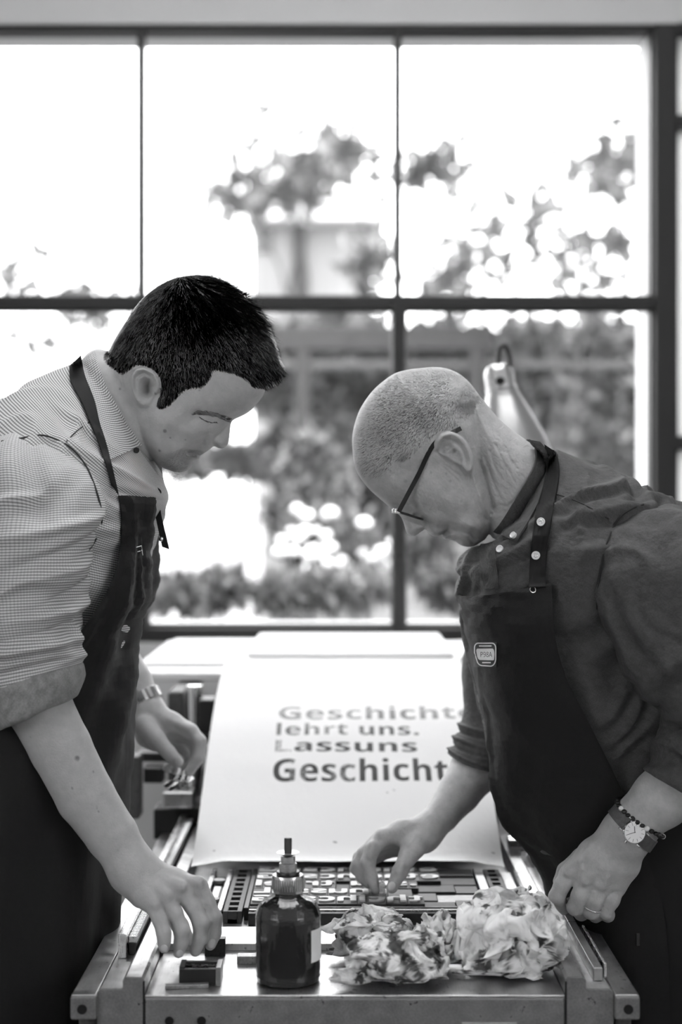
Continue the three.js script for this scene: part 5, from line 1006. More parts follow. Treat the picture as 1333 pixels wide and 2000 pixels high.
  const nearArm = armHand({ fk: 0.0014, cell: 0.0019,
    arm: [[1408, 1400, 1.925, 0.046], [1360, 1500, 1.935, 0.043], [1292, 1560, 1.945, 0.0375], [1250, 1598, 1.954, 0.0315], [1226, 1622, 1.958, 0.0285]],
    palm: [[[1214, 1628, 1.968, 0.022], [1160, 1668, 1.975, 0.0185], [1112, 1708, 1.985, 0.0135]], [[1222, 1634, 1.965, 0.022], [1180, 1680, 1.968, 0.0175], [1144, 1724, 1.976, 0.0135]], [[1230, 1638, 1.965, 0.022], [1204, 1688, 1.968, 0.0170], [1176, 1734, 1.974, 0.0132]], [[1236, 1640, 1.968, 0.021], [1224, 1690, 1.975, 0.0160], [1205, 1734, 1.98, 0.0125]]],
    fingers: [
      [[1112, 1708, 1.983, 0.0116], [1098, 1730, 1.978, 0.0104], [1088, 1752, 1.978, 0.0104], [1100, 1772, 2.0, 0.0092], [1118, 1762, 2.02, 0.0075]],
      [[1144, 1724, 1.974, 0.0116], [1132, 1750, 1.968, 0.0104], [1124, 1772, 1.972, 0.0104], [1136, 1784, 1.998, 0.0092], [1148, 1770, 2.015, 0.0075]],
      [[1176, 1734, 1.972, 0.0114], [1163, 1760, 1.966, 0.0101], [1155, 1780, 1.97, 0.0099], [1164, 1788, 1.996, 0.0088], [1172, 1774, 2.01, 0.0070]],
      [[1205, 1734, 1.978, 0.0107], [1196, 1758, 1.972, 0.0099], [1183, 1782, 1.974, 0.0092], [1188, 1788, 1.998, 0.0084], [1194, 1774, 2.01, 0.0070]],
      [[1196, 1632, 1.985, 0.0150], [1138, 1672, 2.005, 0.0119], [1104, 1700, 2.012, 0.0099], [1092, 1722, 2.012, 0.0079]]],
    ridges: [[[1112, 1702, 1.972, 0.0085], [1140, 1668, 1.962, 0.0035], [1180, 1632, 1.955, 0.003]], [[1144, 1718, 1.963, 0.0088], [1170, 1668, 1.953, 0.0035], [1200, 1630, 1.948, 0.003]], [[1176, 1728, 1.961, 0.0085], [1196, 1680, 1.951, 0.0035], [1218, 1636, 1.945, 0.003]], [[1205, 1728, 1.968, 0.0075], [1222, 1686, 1.958, 0.003]],
      [[1172, 1694, 1.9525, 0.0022], [1180, 1670, 1.9515, 0.0026], [1176, 1648, 1.951, 0.002], [1188, 1630, 1.949, 0.002]], [[1136, 1706, 1.963, 0.002], [1132, 1680, 1.959, 0.0024], [1148, 1658, 1.957, 0.002]], [[1192, 1712, 1.953, 0.002], [1178, 1712, 1.955, 0.0022], [1168, 1704, 1.955, 0.002]], [[1190, 1660, 1.948, 0.002], [1210, 1668, 1.948, 0.0024], [1222, 1664, 1.949, 0.002]]],
  });
  const farArm = armHand({
    arm: [[1000, 1400, 2.33, 0.036], [962, 1455, 2.31, 0.036], [926, 1507, 2.28, 0.0365], [897, 1548, 2.25, 0.0312], [864, 1592, 2.215, 0.0242], [830, 1627, 2.185, 0.0212]],
    palm: [[[826, 1628, 2.18, 0.0185], [785, 1624, 2.165, 0.015], [748, 1634, 2.152, 0.0118]], [[824, 1630, 2.19, 0.0185], [782, 1628, 2.178, 0.015], [738, 1644, 2.168, 0.0118]], [[824, 1634, 2.196, 0.018], [780, 1636, 2.19, 0.015], [734, 1656, 2.184, 0.0112]], [[824, 1640, 2.2, 0.017], [784, 1650, 2.2, 0.014], [742, 1668, 2.198, 0.0105]], [[822, 1638, 2.17, 0.017], [808, 1656, 2.152, 0.0145], [798, 1670, 2.146, 0.0125]]],
    fingers: [
      [[748, 1634, 2.152, 0.0116], [728, 1658, 2.146, 0.0105], [719, 1684, 2.142, 0.0102], [726, 1714, 2.142, 0.0088], [735, 1738, 2.143, 0.0072]],
      [[738, 1644, 2.168, 0.0118], [712, 1668, 2.163, 0.0108], [701, 1690, 2.16, 0.0104], [708, 1712, 2.158, 0.009], [720, 1726, 2.157, 0.0075]],
      [[734, 1656, 2.184, 0.0110], [704, 1676, 2.18, 0.0102], [698, 1696, 2.178, 0.0096], [712, 1712, 2.174, 0.008]],
      [[742, 1668, 2.198, 0.0102], [716, 1686, 2.196, 0.0092], [718, 1702, 2.192, 0.008], [730, 1708, 2.19, 0.007]],
      [[812, 1645, 2.158, 0.0165], [797, 1673, 2.142, 0.0125], [781, 1704, 2.130, 0.0108], [766, 1734, 2.126, 0.0082]]],
    ridges: [[[748, 1630, 2.145, 0.007], [790, 1616, 2.155, 0.0035], [822, 1612, 2.168, 0.003]], [[728, 1650, 2.137, 0.006], [722, 1672, 2.134, 0.005]], [[781, 1700, 2.122, 0.0065], [784, 1692, 2.122, 0.005]], [[800, 1650, 2.14, 0.003], [826, 1632, 2.158, 0.003], [850, 1600, 2.19, 0.003]]],
  });
  const fields = [chain([[1070, 990, 2.1, 0.045], [1150, 1150, 2.1, 0.11], [1180, 1300, 2.11, 0.115], [1230, 1560, 2.14, 0.10]], 0.05), chain([[1310, 1110, 1.935, 0.042], [1345, 1230, 1.92, 0.045], [1405, 1400, 1.925, 0.044]], 0.03), chain([[1120, 1120, 2.22, 0.04], [1040, 1230, 2.32, 0.044], [1000, 1400, 2.33, 0.043]], 0.03), chain([[1250, 1600, 2.09, 0.08], [1280, 2000, 2.07, 0.062], [1290, 2400, 2.06, 0.05], [1300, 3060, 2.06, 0.035]], 0.03), chain([[1250, 1600, 2.2, 0.08], [1270, 2000, 2.22, 0.062], [1275, 2400, 2.23, 0.05], [1280, 2900, 2.23, 0.035]], 0.03)];
  const trunk = relax(surfaceNets(V(0.16, 0.02, -2.48), V(0.72, 1.6, -1.8), 0.012, (x, y, z) => fields.reduce((d, q) => smin(d, q(x, y, z), 0.04), 1)), 2);
  const spots = Nn([[395, 632], [410, 745], [385, 640], [640, 745], [350, 590], [540, 700], [620, 705], [480, 770], [300, 620], [700, 850], [330, 690]], 0.07).map((p, i) => [...p, [5, 3.2, 3, 2.6, 1.6, 2, 2, 2.4, 2, 2.4, 1.8][i], [0.72, 0.78, 0.7, 0.78, 0.6, 0.8, 0.8, 0.8, 0.75, 0.82, 0.75][i]]);
  const lips = closedCurve(Nn([[540, 1022], [585, 1012], [625, 1000], [640, 1012], [640, 1048], [605, 1048]], 0.025));
  const tone = (x, y, z) => {
    let v = 0.92 + 0.13 * fbm3(x * 55, y * 55, z * 55, 3) + 0.08 * fbm3(x * 260, y * 260, z * 260, 2);
    if (y > 1.38) { const [px, py] = toPx(x, y, D); for (const [a, b, r, k] of spots) { const d = Math.hypot(px - a, py - b) + 1.2 * fbm2(px / 3, py / 3, 2); if (d < r * 1.6) v *= lerp(k, 1, sstep(r * 0.6, r * 1.6, d)); } const ld = signedDist(lips, px, py); if (ld > -2) v *= 1 - 0.22 * sstep(-2, 2, ld); }
    return v;
  };
  const body = part('body', [head, nearArm, farArm, trunk].map((g) => colour(planarUV(g), tone)), M.skinOld, man);
  // cropped hair on the scalp
  const scalp = closedCurve(Z([[800, 330], [740, 220], [640, 160], [500, 150], [340, 185], [210, 300], [135, 470], [130, 600], [160, 690], [240, 720], [300, 700], [340, 640], [380, 640], [430, 620], [480, 560], [540, 520], [560, 500], [620, 480], [690, 450], [740, 400]]));
  const st = new Strands(); reseed(909);
  for (let i = 0, n = 0; n < 15000 && i < 90000; i++) {
    const x = 685 + rnd() * 265, y = 712 + rnd() * 260, d = signedDist(scalp, x, y); if (d < -6 * rnd() * rnd() - 0.5) continue;
    const zx = (x - 640) * 2.666, zy = (y - 660) * 2.666, w = H.width(x, y); if (w < 0.002) continue;
    const thick = Math.exp(-(((zy - 330 - (zx - 500) * -0.35) / 150) ** 2)) * sstep(180, 330, zx); if (rnd() > 0.35 + thick) continue;
    const side = rnd() < 0.82 ? 1 : -1, nn = H.normal(x, y, side), a = Math.atan2(y - 745, x - 905) + (rnd() - 0.5) * 0.3, l = (2.6 + 2.8 * rnd());
    st.add([0, 1].map((u) => { const p = H.point(x, y, 0.0001, side); return p.addScaledVector(nn, 0.0011 * u).add(V(Math.cos(a), -Math.sin(a), 0).multiplyScalar(l * u * H.k)); }), nn, 0.0001, rnd() < 0.35 ? 0.42 + 0.2 * rnd() : 0.17 + 0.16 * rnd()); n++;
  }
  // brows and lashes
  { const c = new THREE.CatmullRomCurve3(Nn([[322, 868], [360, 868], [400, 866], [440, 872]], 0.045).map(([x, y]) => V(x, y, 0))); for (let i = 0; i < 36; i++) { const q = c.getPoint(rnd()), a = 0.2 + (rnd() - 0.5), x = q.x + (rnd() - 0.5) * 5, y = q.y + (rnd() - 0.5) * 4; st.add([0, 0.5, 1].map((u) => H.point(x + Math.cos(a) * 6 * u, y + Math.sin(a) * 6 * u, 0.0005 + 0.002 * u)), H.normal(x, y), 0.00011, 0.45 + 0.3 * rnd()); } }
  part('hair', st.build(), M.hairDark, man);

  // ---- glasses
  const gl = new THREE.Group(); gl.name = 'eyeglasses'; man.add(gl);
  const temple = (s) => { const w = [0.070, 0.073, 0.071, 0.062, 0.058].map((q) => s * q); const pts = Nn([[694, 472], [640, 500], [560, 548], [470, 720], [372, 905]], 0.07).map((p, i) => { const v = P(p[0], p[1], D); v.z += w[i] + s * 0.005; return v; }); pts[0].z -= s * 0.003; return pts; };
  for (const s of [1, -1]) {
    const pts = temple(s), c = new THREE.CatmullRomCurve3(pts, false, 'centripetal');
    part('temple', sheet(3, 40, (u, v) => { const p = c.getPoint(v), t = c.getTangent(v), up = V(0, 0, 1).cross(t).normalize(); return p.addScaledVector(up, (u - 0.5) * 0.006); }, 0.0026), M.black, gl);
    const hinge = pts[4].clone(); part('hinge', box(hinge.x - 0.0045, hinge.x + 0.003, hinge.y - 0.002, hinge.y + 0.0045, hinge.z - s * 0.004 - 0.003, hinge.z - s * 0.004 + 0.003, 0.001), M.silver, gl);
    // rim and lens: a rounded plate standing across the face, seen almost edge-on
    const c0 = pts[4].clone(), c1 = P(...Nn([[488, 944]], 0.045)[0], D); c1.z = -D + s * 0.05;
    const along = c1.clone().sub(c0); along.z = 0; along.normalize(); const acr = V(0, 0, -s), mid = c0.clone().addScaledVector(along, 0.017).addScaledVector(acr, 0.028);
    const ring = []; for (let i = 0; i < 28; i++) { const a = i / 28 * Math.PI * 2, ca = Math.cos(a), sa = Math.sin(a); ring.push(mid.clone().addScaledVector(acr, 0.025 * Math.sign(ca) * Math.pow(Math.abs(ca), 0.8)).addScaledVector(along, 0.0175 * Math.sign(sa) * Math.pow(Math.abs(sa), 0.8))); }
    part('rim', tube(ring, 0.0017, 8, 90, true), M.black, gl);
    const g = new THREE.BufferGeometry(), ps = []; for (let i = 0; i < 28; i++) { const a = ring[i], b = ring[(i + 1) % 28]; ps.push(mid.x, mid.y, mid.z, a.x, a.y, a.z, b.x, b.y, b.z); } g.setAttribute('position', new THREE.Float32BufferAttribute(ps, 3)); g.computeVertexNormals(); boxUV(g); part('lens', g, M.glass, gl);
  }
  { const q = P(...z2([352, 890]), D); part('bridge', tube([q.clone().add(V(0, 0, 0.009)), q.clone().add(V(-0.003, 0.002, 0)), q.clone().add(V(0, 0, -0.009))], 0.0016, 8), M.silver, gl); }

  // ---- shirt
  const torsoRows = [[985, 1050, 1088, 878, 2.1, 0.066], [940, 1070, 1150, 905, 2.1, 0.12], [905, 1095, 1250, 955, 2.1, 0.175], [899, 1150, 1370, 1030, 2.1, 0.195], [915, 1250, 1420, 1160, 2.11, 0.19], [945, 1380, 1440, 1330, 2.12, 0.175], [975, 1500, 1440, 1480, 2.135, 0.155], [1030, 1640, 1430, 1640, 2.14, 0.145]];
  const tf = foldNoise([[2.2, 0.22, 0.5, 0.016, 0.06, 0.005], [2.3, 0.26, 0.5, 0.014, 0.08, -0.005], [2.0, 0.30, 0.6, 0.02, 0.10, 0.008], [2.1, 0.35, 0.5, 0.018, 0.12, -0.007], [1.9, 0.42, 0.5, 0.02, 0.1, 0.008], [1.5, 0.20, 0.3, 0.014, 0.1, 0.004], [1.6, 0.16, 0.4, 0.012, -0.06, -0.003], [1.2, 0.24, 0.4, 0.014, -0.08, 0.004], [1.0, 0.18, 0.3, 0.012, 0.1, 0.004], [1.8, 0.6, 0.7, 0.03, 0.1, 0.006], [1.9, 0.7, 0.7, 0.03, -0.1, 0.006], [2.6, 0.33, 0.3, 0.02, 0.2, 0.006]]);
  const shirt = part('shirt', loft(torsoRows, { nu: 170, nv: 170, pow: 0.9, disp: (t, v, p) => -0 + tf(Math.PI - t, v) + tf(t, v) * 0.6 + (0.004 * fbm3(p.x * 8, p.y * 10, p.z * 8, 4) + 0.0075 * creases(p, 0.62, 0.78, 4, 15, 5)) * sstep(0.08, 0.2, v), uvr: 0.16 }), M.chambray, man);
  const sleeveRows = [[1215, 985, 1345, 985, 2.03, 0.03], [1192, 1008, 1420, 1012, 1.965, 0.055], [1170, 1090, 1450, 1075, 1.925, 0.066], [1172, 1190, 1475, 1160, 1.915, 0.066], [1222, 1310, 1495, 1260, 1.912, 0.063], [1286, 1388, 1508, 1400, 1.918, 0.060], [1288, 1440, 1470, 1500, 1.928, 0.056], [1264, 1504, 1390, 1572, 1.938, 0.05]];
  const sf = foldNoise([[1.9, 0.55, 0.8, 0.02, 0.08, 0.007], [2.1, 0.62, 0.8, 0.018, 0.1, -0.006], [2.0, 0.70, 0.9, 0.02, 0.05, 0.007], [2.2, 0.77, 0.9, 0.018, 0.08, -0.006], [2.0, 0.86, 1.0, 0.02, 0.02, 0.007], [2.1, 0.93, 1.0, 0.016, 0.02, -0.005], [1.6, 0.35, 0.16, 0.2, 0, 0.006], [1.3, 0.3, 0.15, 0.2, 0, -0.005], [1.1, 0.4, 0.2, 0.2, 0.3, 0.006], [1.5, 0.18, 0.3, 0.03, 0.1, 0.005]]);
  const sleeve = part('sleeve', loft(sleeveRows, { nu: 140, nv: 170, pow: 0.92, disp: (t, v, p) => 1.3 * sf(t, v) + 0.004 * fbm3(p.x * 11, p.y * 13, p.z * 11, 4) + 0.006 * creases(p, 0.5, -0.86, 4, 14, 9), uvr: 0.07 }), M.chambray, shirt);
  const farRows = [[1010, 1010, 1180, 960, 2.24, 0.05], [960, 1120, 1130, 1100, 2.30, 0.066], [905, 1280, 1090, 1280, 2.34, 0.064], [906, 1385, 1050, 1400, 2.335, 0.062], [892, 1430, 1012, 1470, 2.318, 0.060], [876, 1472, 974, 1506, 2.292, 0.054]];
  const ff = foldNoise([[3.0, 0.72, 1.2, 0.018, 0.02, 0.005], [3.0, 0.78, 1.2, 0.016, 0.03, -0.005], [3.0, 0.84, 1.2, 0.016, 0.02, 0.006], [3.0, 0.90, 1.2, 0.014, 0.02, -0.005], [3.0, 0.95, 1.2, 0.014, 0, 0.005]]);
  part('sleeve', loft(farRows, { nu: 100, nv: 130, pow: 0.92, disp: (t, v, p) => ff(t, v) + 0.003 * fbm3(p.x * 14, p.y * 14, p.z * 14, 3), uvr: 0.06 }), M.chambray, shirt);
  const cloth = [shirt, sleeve];
  part('shoulder_seam', tube([[1258, 985], [1234, 994], [1216, 1006], [1200, 1028], [1186, 1060], [1176, 1100], [1170, 1140], [1166, 1190]].map(([x, y]) => onto(cloth, x, y, 0.0009)), 0.0013, 6, 70), M.thread, shirt);
  part('yoke_seam', tube([[1088, 965], [1120, 976], [1150, 990], [1190, 1014]].map(([x, y]) => onto(cloth, x, y, 0.0008)), 0.0009, 6, 40), M.thread, shirt);
  const pr = (l) => Z(l).reduce((a, p, i) => { if (i % 2) a[a.length - 1].push(p); else a.push([p]); return a; }, []);
  const collar = part('collar', [strap(pr([[1108, 540], [1040, 528], [1142, 590], [1086, 588], [1146, 690], [1070, 682], [1108, 840], [985, 830], [1046, 960], [912, 950], [985, 1062], [866, 1008]]), [shirt, body], 0.0024, 0.0045, 10, 60, 2.04),
    sheet(8, 20, (u, v) => { const a = v * 2.6 - 0.2, q = z2([1042 - 34 * Math.sin(a) * 0.9 + 55 * u, 532 + 6 * Math.sin(a) + 40 * u]); const p = P(q[0], q[1], 2.09); p.z = -2.08 - 0.06 * (1 - Math.cos(a)); return p; }, 0.002)], M.chambray, shirt);
  part('collar_leaf', sheet(8, 14, (u, v) => { const q = z2([lerp(800, 860, u) - 30 * v, lerp(1072, 1180, v) + 20 * u]); return P(q[0], q[1], 2.12 - 0.02 * u); }, 0.002), M.chambray, shirt);
  const button = (px, py, r, tg, parent, mat = M.button, name = 'button') => { const g = lathe([[0, -0.002], [r, -0.002], [r, r * 0.35], [r * 0.8, r * 0.45], [r * 0.6, r * 0.3], [0, r * 0.28]], 24); g.rotateX(Math.PI / 2); g.applyMatrix4(ontoN(tg, px, py, 0.0012)); const q = onto(tg, px, py, 0.001, 2.0); const b = part(name, g, mat, parent); const h = []; for (const [a, c] of [[1, 1], [1, -1], [-1, 1], [-1, -1]]) h.push(cyl(r * 0.12, r * 0.12, r * 0.1, 8, V(q.x + a * r * 0.22, q.y + c * r * 0.22, q.z + r * 0.3), 'z')); return [b, h]; };
  const placket = part('placket', strap([[[940, 1062], [966, 1062]], [[938, 1100], [970, 1100]], [[940, 1150], [974, 1150]]], [shirt], 0.0016, 0.0025, 6, 30, 1.98), M.chambray, shirt);
  button(978, 1073, 0.0050, [placket, shirt, collar], shirt); button(1004, 1046, 0.0044, [collar, shirt], shirt);
  // ---- apron
  const apronRows = [[1078, 1140, 1.912, 897, 1162, 2.1], [1080, 1180, 1.902, 902, 1195, 2.1], [1084, 1240, 1.902, 912, 1250, 2.11], [1106, 1320, 1.915, 928, 1330, 2.115], [1150, 1410, 1.932, 950, 1430, 2.12], [1200, 1510, 1.958, 962, 1520, 2.135], [1240, 1600, 1.98, 988, 1600, 2.14], [1270, 1690, 1.988, 1042, 1672, 2.14], [1300, 1800, 1.99, 1076, 1770, 2.14], [1310, 2000, 1.99, 1092, 1980, 2.14], [1310, 2250, 1.99, 1096, 2250, 2.14]];
  const apron = part('apron', bib(apronRows, { nu: 110, nv: 180, pow: 0.9, over: [shirt], down: 0.5, disp: (u, v) => 0.004 * fbm2(u * 5 + 3, v * 11, 3) + 0.004 * Math.sin(u * 22 + 3 * Math.sin(v * 7)) * sstep(0.25, 0.6, v) * sstep(0, 0.1, u) + 0.007 * Math.exp(-(((u - 0.44) / 0.02) ** 2)) * sstep(0.3, 0.45, v) * sstep(0.75, 0.6, v) }), M.apron, man);
  const strapN = part('neck_strap', strap([[[1064, 868], [1088, 884]], [[1070, 900], [1093, 912]], [[1062, 945], [1090, 948]], [[1050, 990], [1082, 988]], [[1042, 1040], [1074, 1040]], [[1037, 1080], [1068, 1080]], [[1034, 1148], [1066, 1146]]], [shirt, body, apron, collar], 0.0022, 0.004, 8, 70, 2.0), M.apron, apron);
  part('neck_strap', sheet(5, 16, (u, v) => { const r = rows([[935, 1056, 958, 1052, 2.2], [930, 1100, 952, 1100, 2.19], [924, 1166, 946, 1166, 2.17]], v); return P(lerp(r[0], r[2], u), lerp(r[1], r[3], u), r[4]); }, 0.002), M.apron, apron);
  for (const [x, y] of [[1058, 1020], [1048, 1085]]) { const [b] = button(x, y, 0.0054, [strapN, shirt], apron, M.button, 'snap'); part('snap_ring', flat(new THREE.TorusGeometry(0.0023, 0.0006, 8, 20)).applyMatrix4(ontoN([strapN, shirt], x, y, 0.0034)), M.silver, apron); }
  { const g = flat(new THREE.TorusGeometry(0.0042, 0.0008, 8, 26)); g.scale(0.8, 1.1, 1); g.rotateZ(0.3); g.applyMatrix4(ontoN([strapN, apron, shirt], 1042, 1153, 0.0015)); part('eyelet', g, M.silver, apron); }
  // woven badge on the bib
  {
    const cv = document.createElement('canvas'); cv.width = 256; cv.height = 280; const c = cv.getContext('2d');
    c.fillStyle = '#1b1b1b'; c.fillRect(0, 0, 256, 280); c.strokeStyle = '#dedede'; c.fillStyle = '#dedede'; c.lineWidth = 13; c.lineJoin = 'round';
    c.beginPath(); c.moveTo(52, 12); c.lineTo(204, 12); c.quadraticCurveTo(244, 16, 246, 70); c.lineTo(246, 190); c.quadraticCurveTo(236, 262, 190, 268); c.lineTo(92, 262); c.quadraticCurveTo(60, 258, 42, 222); c.lineTo(10, 120); c.lineTo(10, 60); c.quadraticCurveTo(16, 14, 52, 12); c.closePath(); c.stroke();
    c.fillRect(60, 36, 140, 14); c.fillRect(96, 222, 96, 14);
    c.beginPath(); c.moveTo(44, 72); c.lineTo(212, 72); c.quadraticCurveTo(232, 80, 232, 140); c.lineTo(228, 196); c.quadraticCurveTo(224, 204, 210, 204); c.lineTo(70, 200); c.quadraticCurveTo(52, 196, 40, 160); c.lineTo(30, 100); c.quadraticCurveTo(30, 74, 44, 72); c.fill();
    c.fillStyle = '#1b1b1b'; c.font = '68px sans-serif'; c.save(); c.translate(72, 166); c.scale(0.86, 1.15); c.fillText('P98A', 0, 0); c.restore();
    const t = new THREE.CanvasTexture(cv); t.colorSpace = THREE.SRGBColorSpace;
    const g = sheet(12, 12, (u, v) => onto([apron], lerp(926, 971, u), lerp(1303, 1254, v), 0.0016, 2.0), 0.0006, (u, v) => [u, v]);
    part('badge', g, std({ map: t, roughness: 0.7 }), apron);
  }
  // ---- trousers, tag, shoes
  const trousers = part('trousers', [...loft([[1060, 1530, 1452, 1530, 2.138, 0.162], [1085, 1760, 1440, 1760, 2.145, 0.15]], { nu: 40, nv: 10 }), ...loft([[1150, 1690, 1440, 1690, 2.075, 0.08], [1175, 2050, 1420, 2050, 2.07, 0.078], [1190, 2500, 1390, 2500, 2.06, 0.07], [1220, 3090, 1370, 3090, 2.06, 0.06]], { nu: 40, nv: 40, disp: (t, v, p) => 0.006 * fbm3(p.x * 9, p.y * 9, p.z * 9, 3) }), ...loft([[1130, 1690, 1420, 1690, 2.22, 0.08], [1180, 2050, 1400, 2050, 2.225, 0.078], [1190, 2500, 1370, 2500, 2.23, 0.07], [1210, 2910, 1350, 2910, 2.23, 0.06]], { nu: 40, nv: 30 })], M.trousers, man);
  { const q = onto([trousers, apron], 1247, 1835, 0.002, 1.95); part('pocket_tag', box(q.x - 0.0022, q.x + 0.0022, q.y - 0.008, q.y + 0.008, q.z - 0.001, q.z + 0.0006, 0.0005), M.darkSteel, trousers); }
  const shoeG = (x, z) => { const g = flat(new THREE.SphereGeometry(1, 28, 18)); const p = g.attributes.position; for (let i = 0; i < p.count; i++) { const a = p.getX(i), b = p.getY(i); p.setXYZ(i, -(a * 0.15 + 0.05), Math.max(b * 0.075 * (1 - 0.35 * Math.max(a, 0)), -0.04) + 0.041, p.getZ(i) * 0.05 * (1 + 0.15 * a)); } g.computeVertexNormals(); g.translate(x, 0, z); return g; };
  part('shoe', shoeG(0.44, -2.06), M.shoe, man); part('shoe', shoeG(0.44, -2.23), M.shoe, man);
  // ---- wristwatch, bead bracelet, ring
  const ax = P(1262, 1588, 1.957).sub(P(1224, 1626, 1.96)).normalize(), toCam = V(0, 0, 1), fx = ax.clone().cross(toCam).normalize(), fz = fx.clone().cross(ax).normalize();
  {
    const wt = new THREE.Group(); wt.name = 'wristwatch'; man.add(wt);
    const c = P(1236, 1614, 1.958), q = (a, h) => { const o = c.clone().addScaledVector(ax, h), dr = fx.clone().multiplyScalar(Math.cos(a)).addScaledVector(fz, Math.sin(a)); return o.addScaledVector(dr, girth(body, o, dr) + 0.0012); };
    part('strap', sheet(6, 80, (u, v) => q(v * Math.PI * 2, (u - 0.5) * 0.017), 0.0022), std({ color: grey(150), roughness: 0.6, map: rep(weaveTex, 10) }), wt);
    const dc = onto([body], 1238, 1624, 0.002, 1.93), n = V(0.10, 0.05, 1).normalize(), bx_ = ax.clone().addScaledVector(n, -ax.dot(n)).normalize(), by_ = n.clone().cross(bx_), mat = (at) => new THREE.Matrix4().makeBasis(bx_, n, by_.clone().negate()).setPosition(at);
    const cs = lathe([[0, 0], [0.0135, 0], [0.0148, 0.002], [0.0148, 0.005], [0.0138, 0.0066], [0.0132, 0.0066], [0.0132, 0.0058], [0, 0.0058]], 48); cs.applyMatrix4(mat(dc)); const w = part('watch_case', cs, M.silver, wt);
    const dial = cyl(0.0132, 0.0132, 0.0004, 40); dial.applyMatrix4(mat(dc.clone().addScaledVector(n, 0.006))); part('dial', dial, std({ color: grey(238), roughness: 0.5 }), wt);
    const bar = (a, r0, r1, wd) => { const g = box(-wd, wd, 0, 0.0003, r0, r1); g.rotateY(a); g.applyMatrix4(mat(dc.clone().addScaledVector(n, 0.0063))); return g; };
    part('hour_marks', Array.from({ length: 12 }, (_, i) => bar(i * Math.PI / 6, 0.0085, 0.0122, 0.00018)), M.darkSteel, wt);
    part('hand', bar(2.4, -0.001, 0.0075, 0.00035), M.darkSteel, wt); part('hand', bar(-2.1, -0.001, 0.0108, 0.0003), M.darkSteel, wt);
    for (const s of [-1, 1]) for (const q of [-1, 1]) { const g = box(q * 0.0092 - 0.001, q * 0.0092 + 0.001, 0.0008, 0.0042, s * 0.0128, s * 0.0175, 0.0005); g.applyMatrix4(mat(dc)); part('lug', g, M.silver, wt); }
    const cr = cyl(0.0016, 0.0016, 0.003, 12); cr.rotateZ(Math.PI / 2); cr.translate(-0.0162, 0.0035, 0); cr.applyMatrix4(mat(dc)); part('crown', cr, M.silver, wt);
  }
  {
    const br = new THREE.Group(); br.name = 'bead_bracelet'; man.add(br);
    const c = P(1252, 1600, 1.957), n = 34, r = 0.0345, ax2 = ax.clone().addScaledVector(fz, 0.12).normalize();
    for (let i = 0; i < n; i++) { const a = i / n * Math.PI * 2, g = flat(new THREE.SphereGeometry(0.0034, 12, 8)); g.scale(1, 0.75 + 0.3 * ((i * 7) % 3) / 2, 1); const o = c.clone().addScaledVector(ax, 0.002 * Math.sin(a * 2) + 0.004 * Math.cos(a)), dr = fx.clone().multiplyScalar(Math.cos(a)).addScaledVector(fz, Math.sin(a)), q = o.clone().addScaledVector(dr, girth(body, o, dr) + 0.0028); g.translate(q.x, q.y, q.z); part('bead', g, i % 6 === 2 ? M.button : i % 4 === 1 ? M.darkSteel : M.black, br); }
  }
  { const a = P(1160, 1764, 1.968), b = P(1153, 1783, 1.972), d = b.clone().sub(a).normalize(), g = flat(new THREE.TorusGeometry(0.0122, 0.0011, 10, 40)); const z = d, x = V(1, 0, 0).addScaledVector(z, -z.x).normalize(), y = z.clone().cross(x); g.applyMatrix4(new THREE.Matrix4().makeBasis(x, y, z).setPosition(P(1158, 1771, 1.968))); part('finger_ring', g, M.silver, man); }
  fingernail(P(765, 1731, 2.1165), V(-0.4, -0.9, 0), V(-0.1, 0.1, 1), 0.0055, 0.0065, man);
}
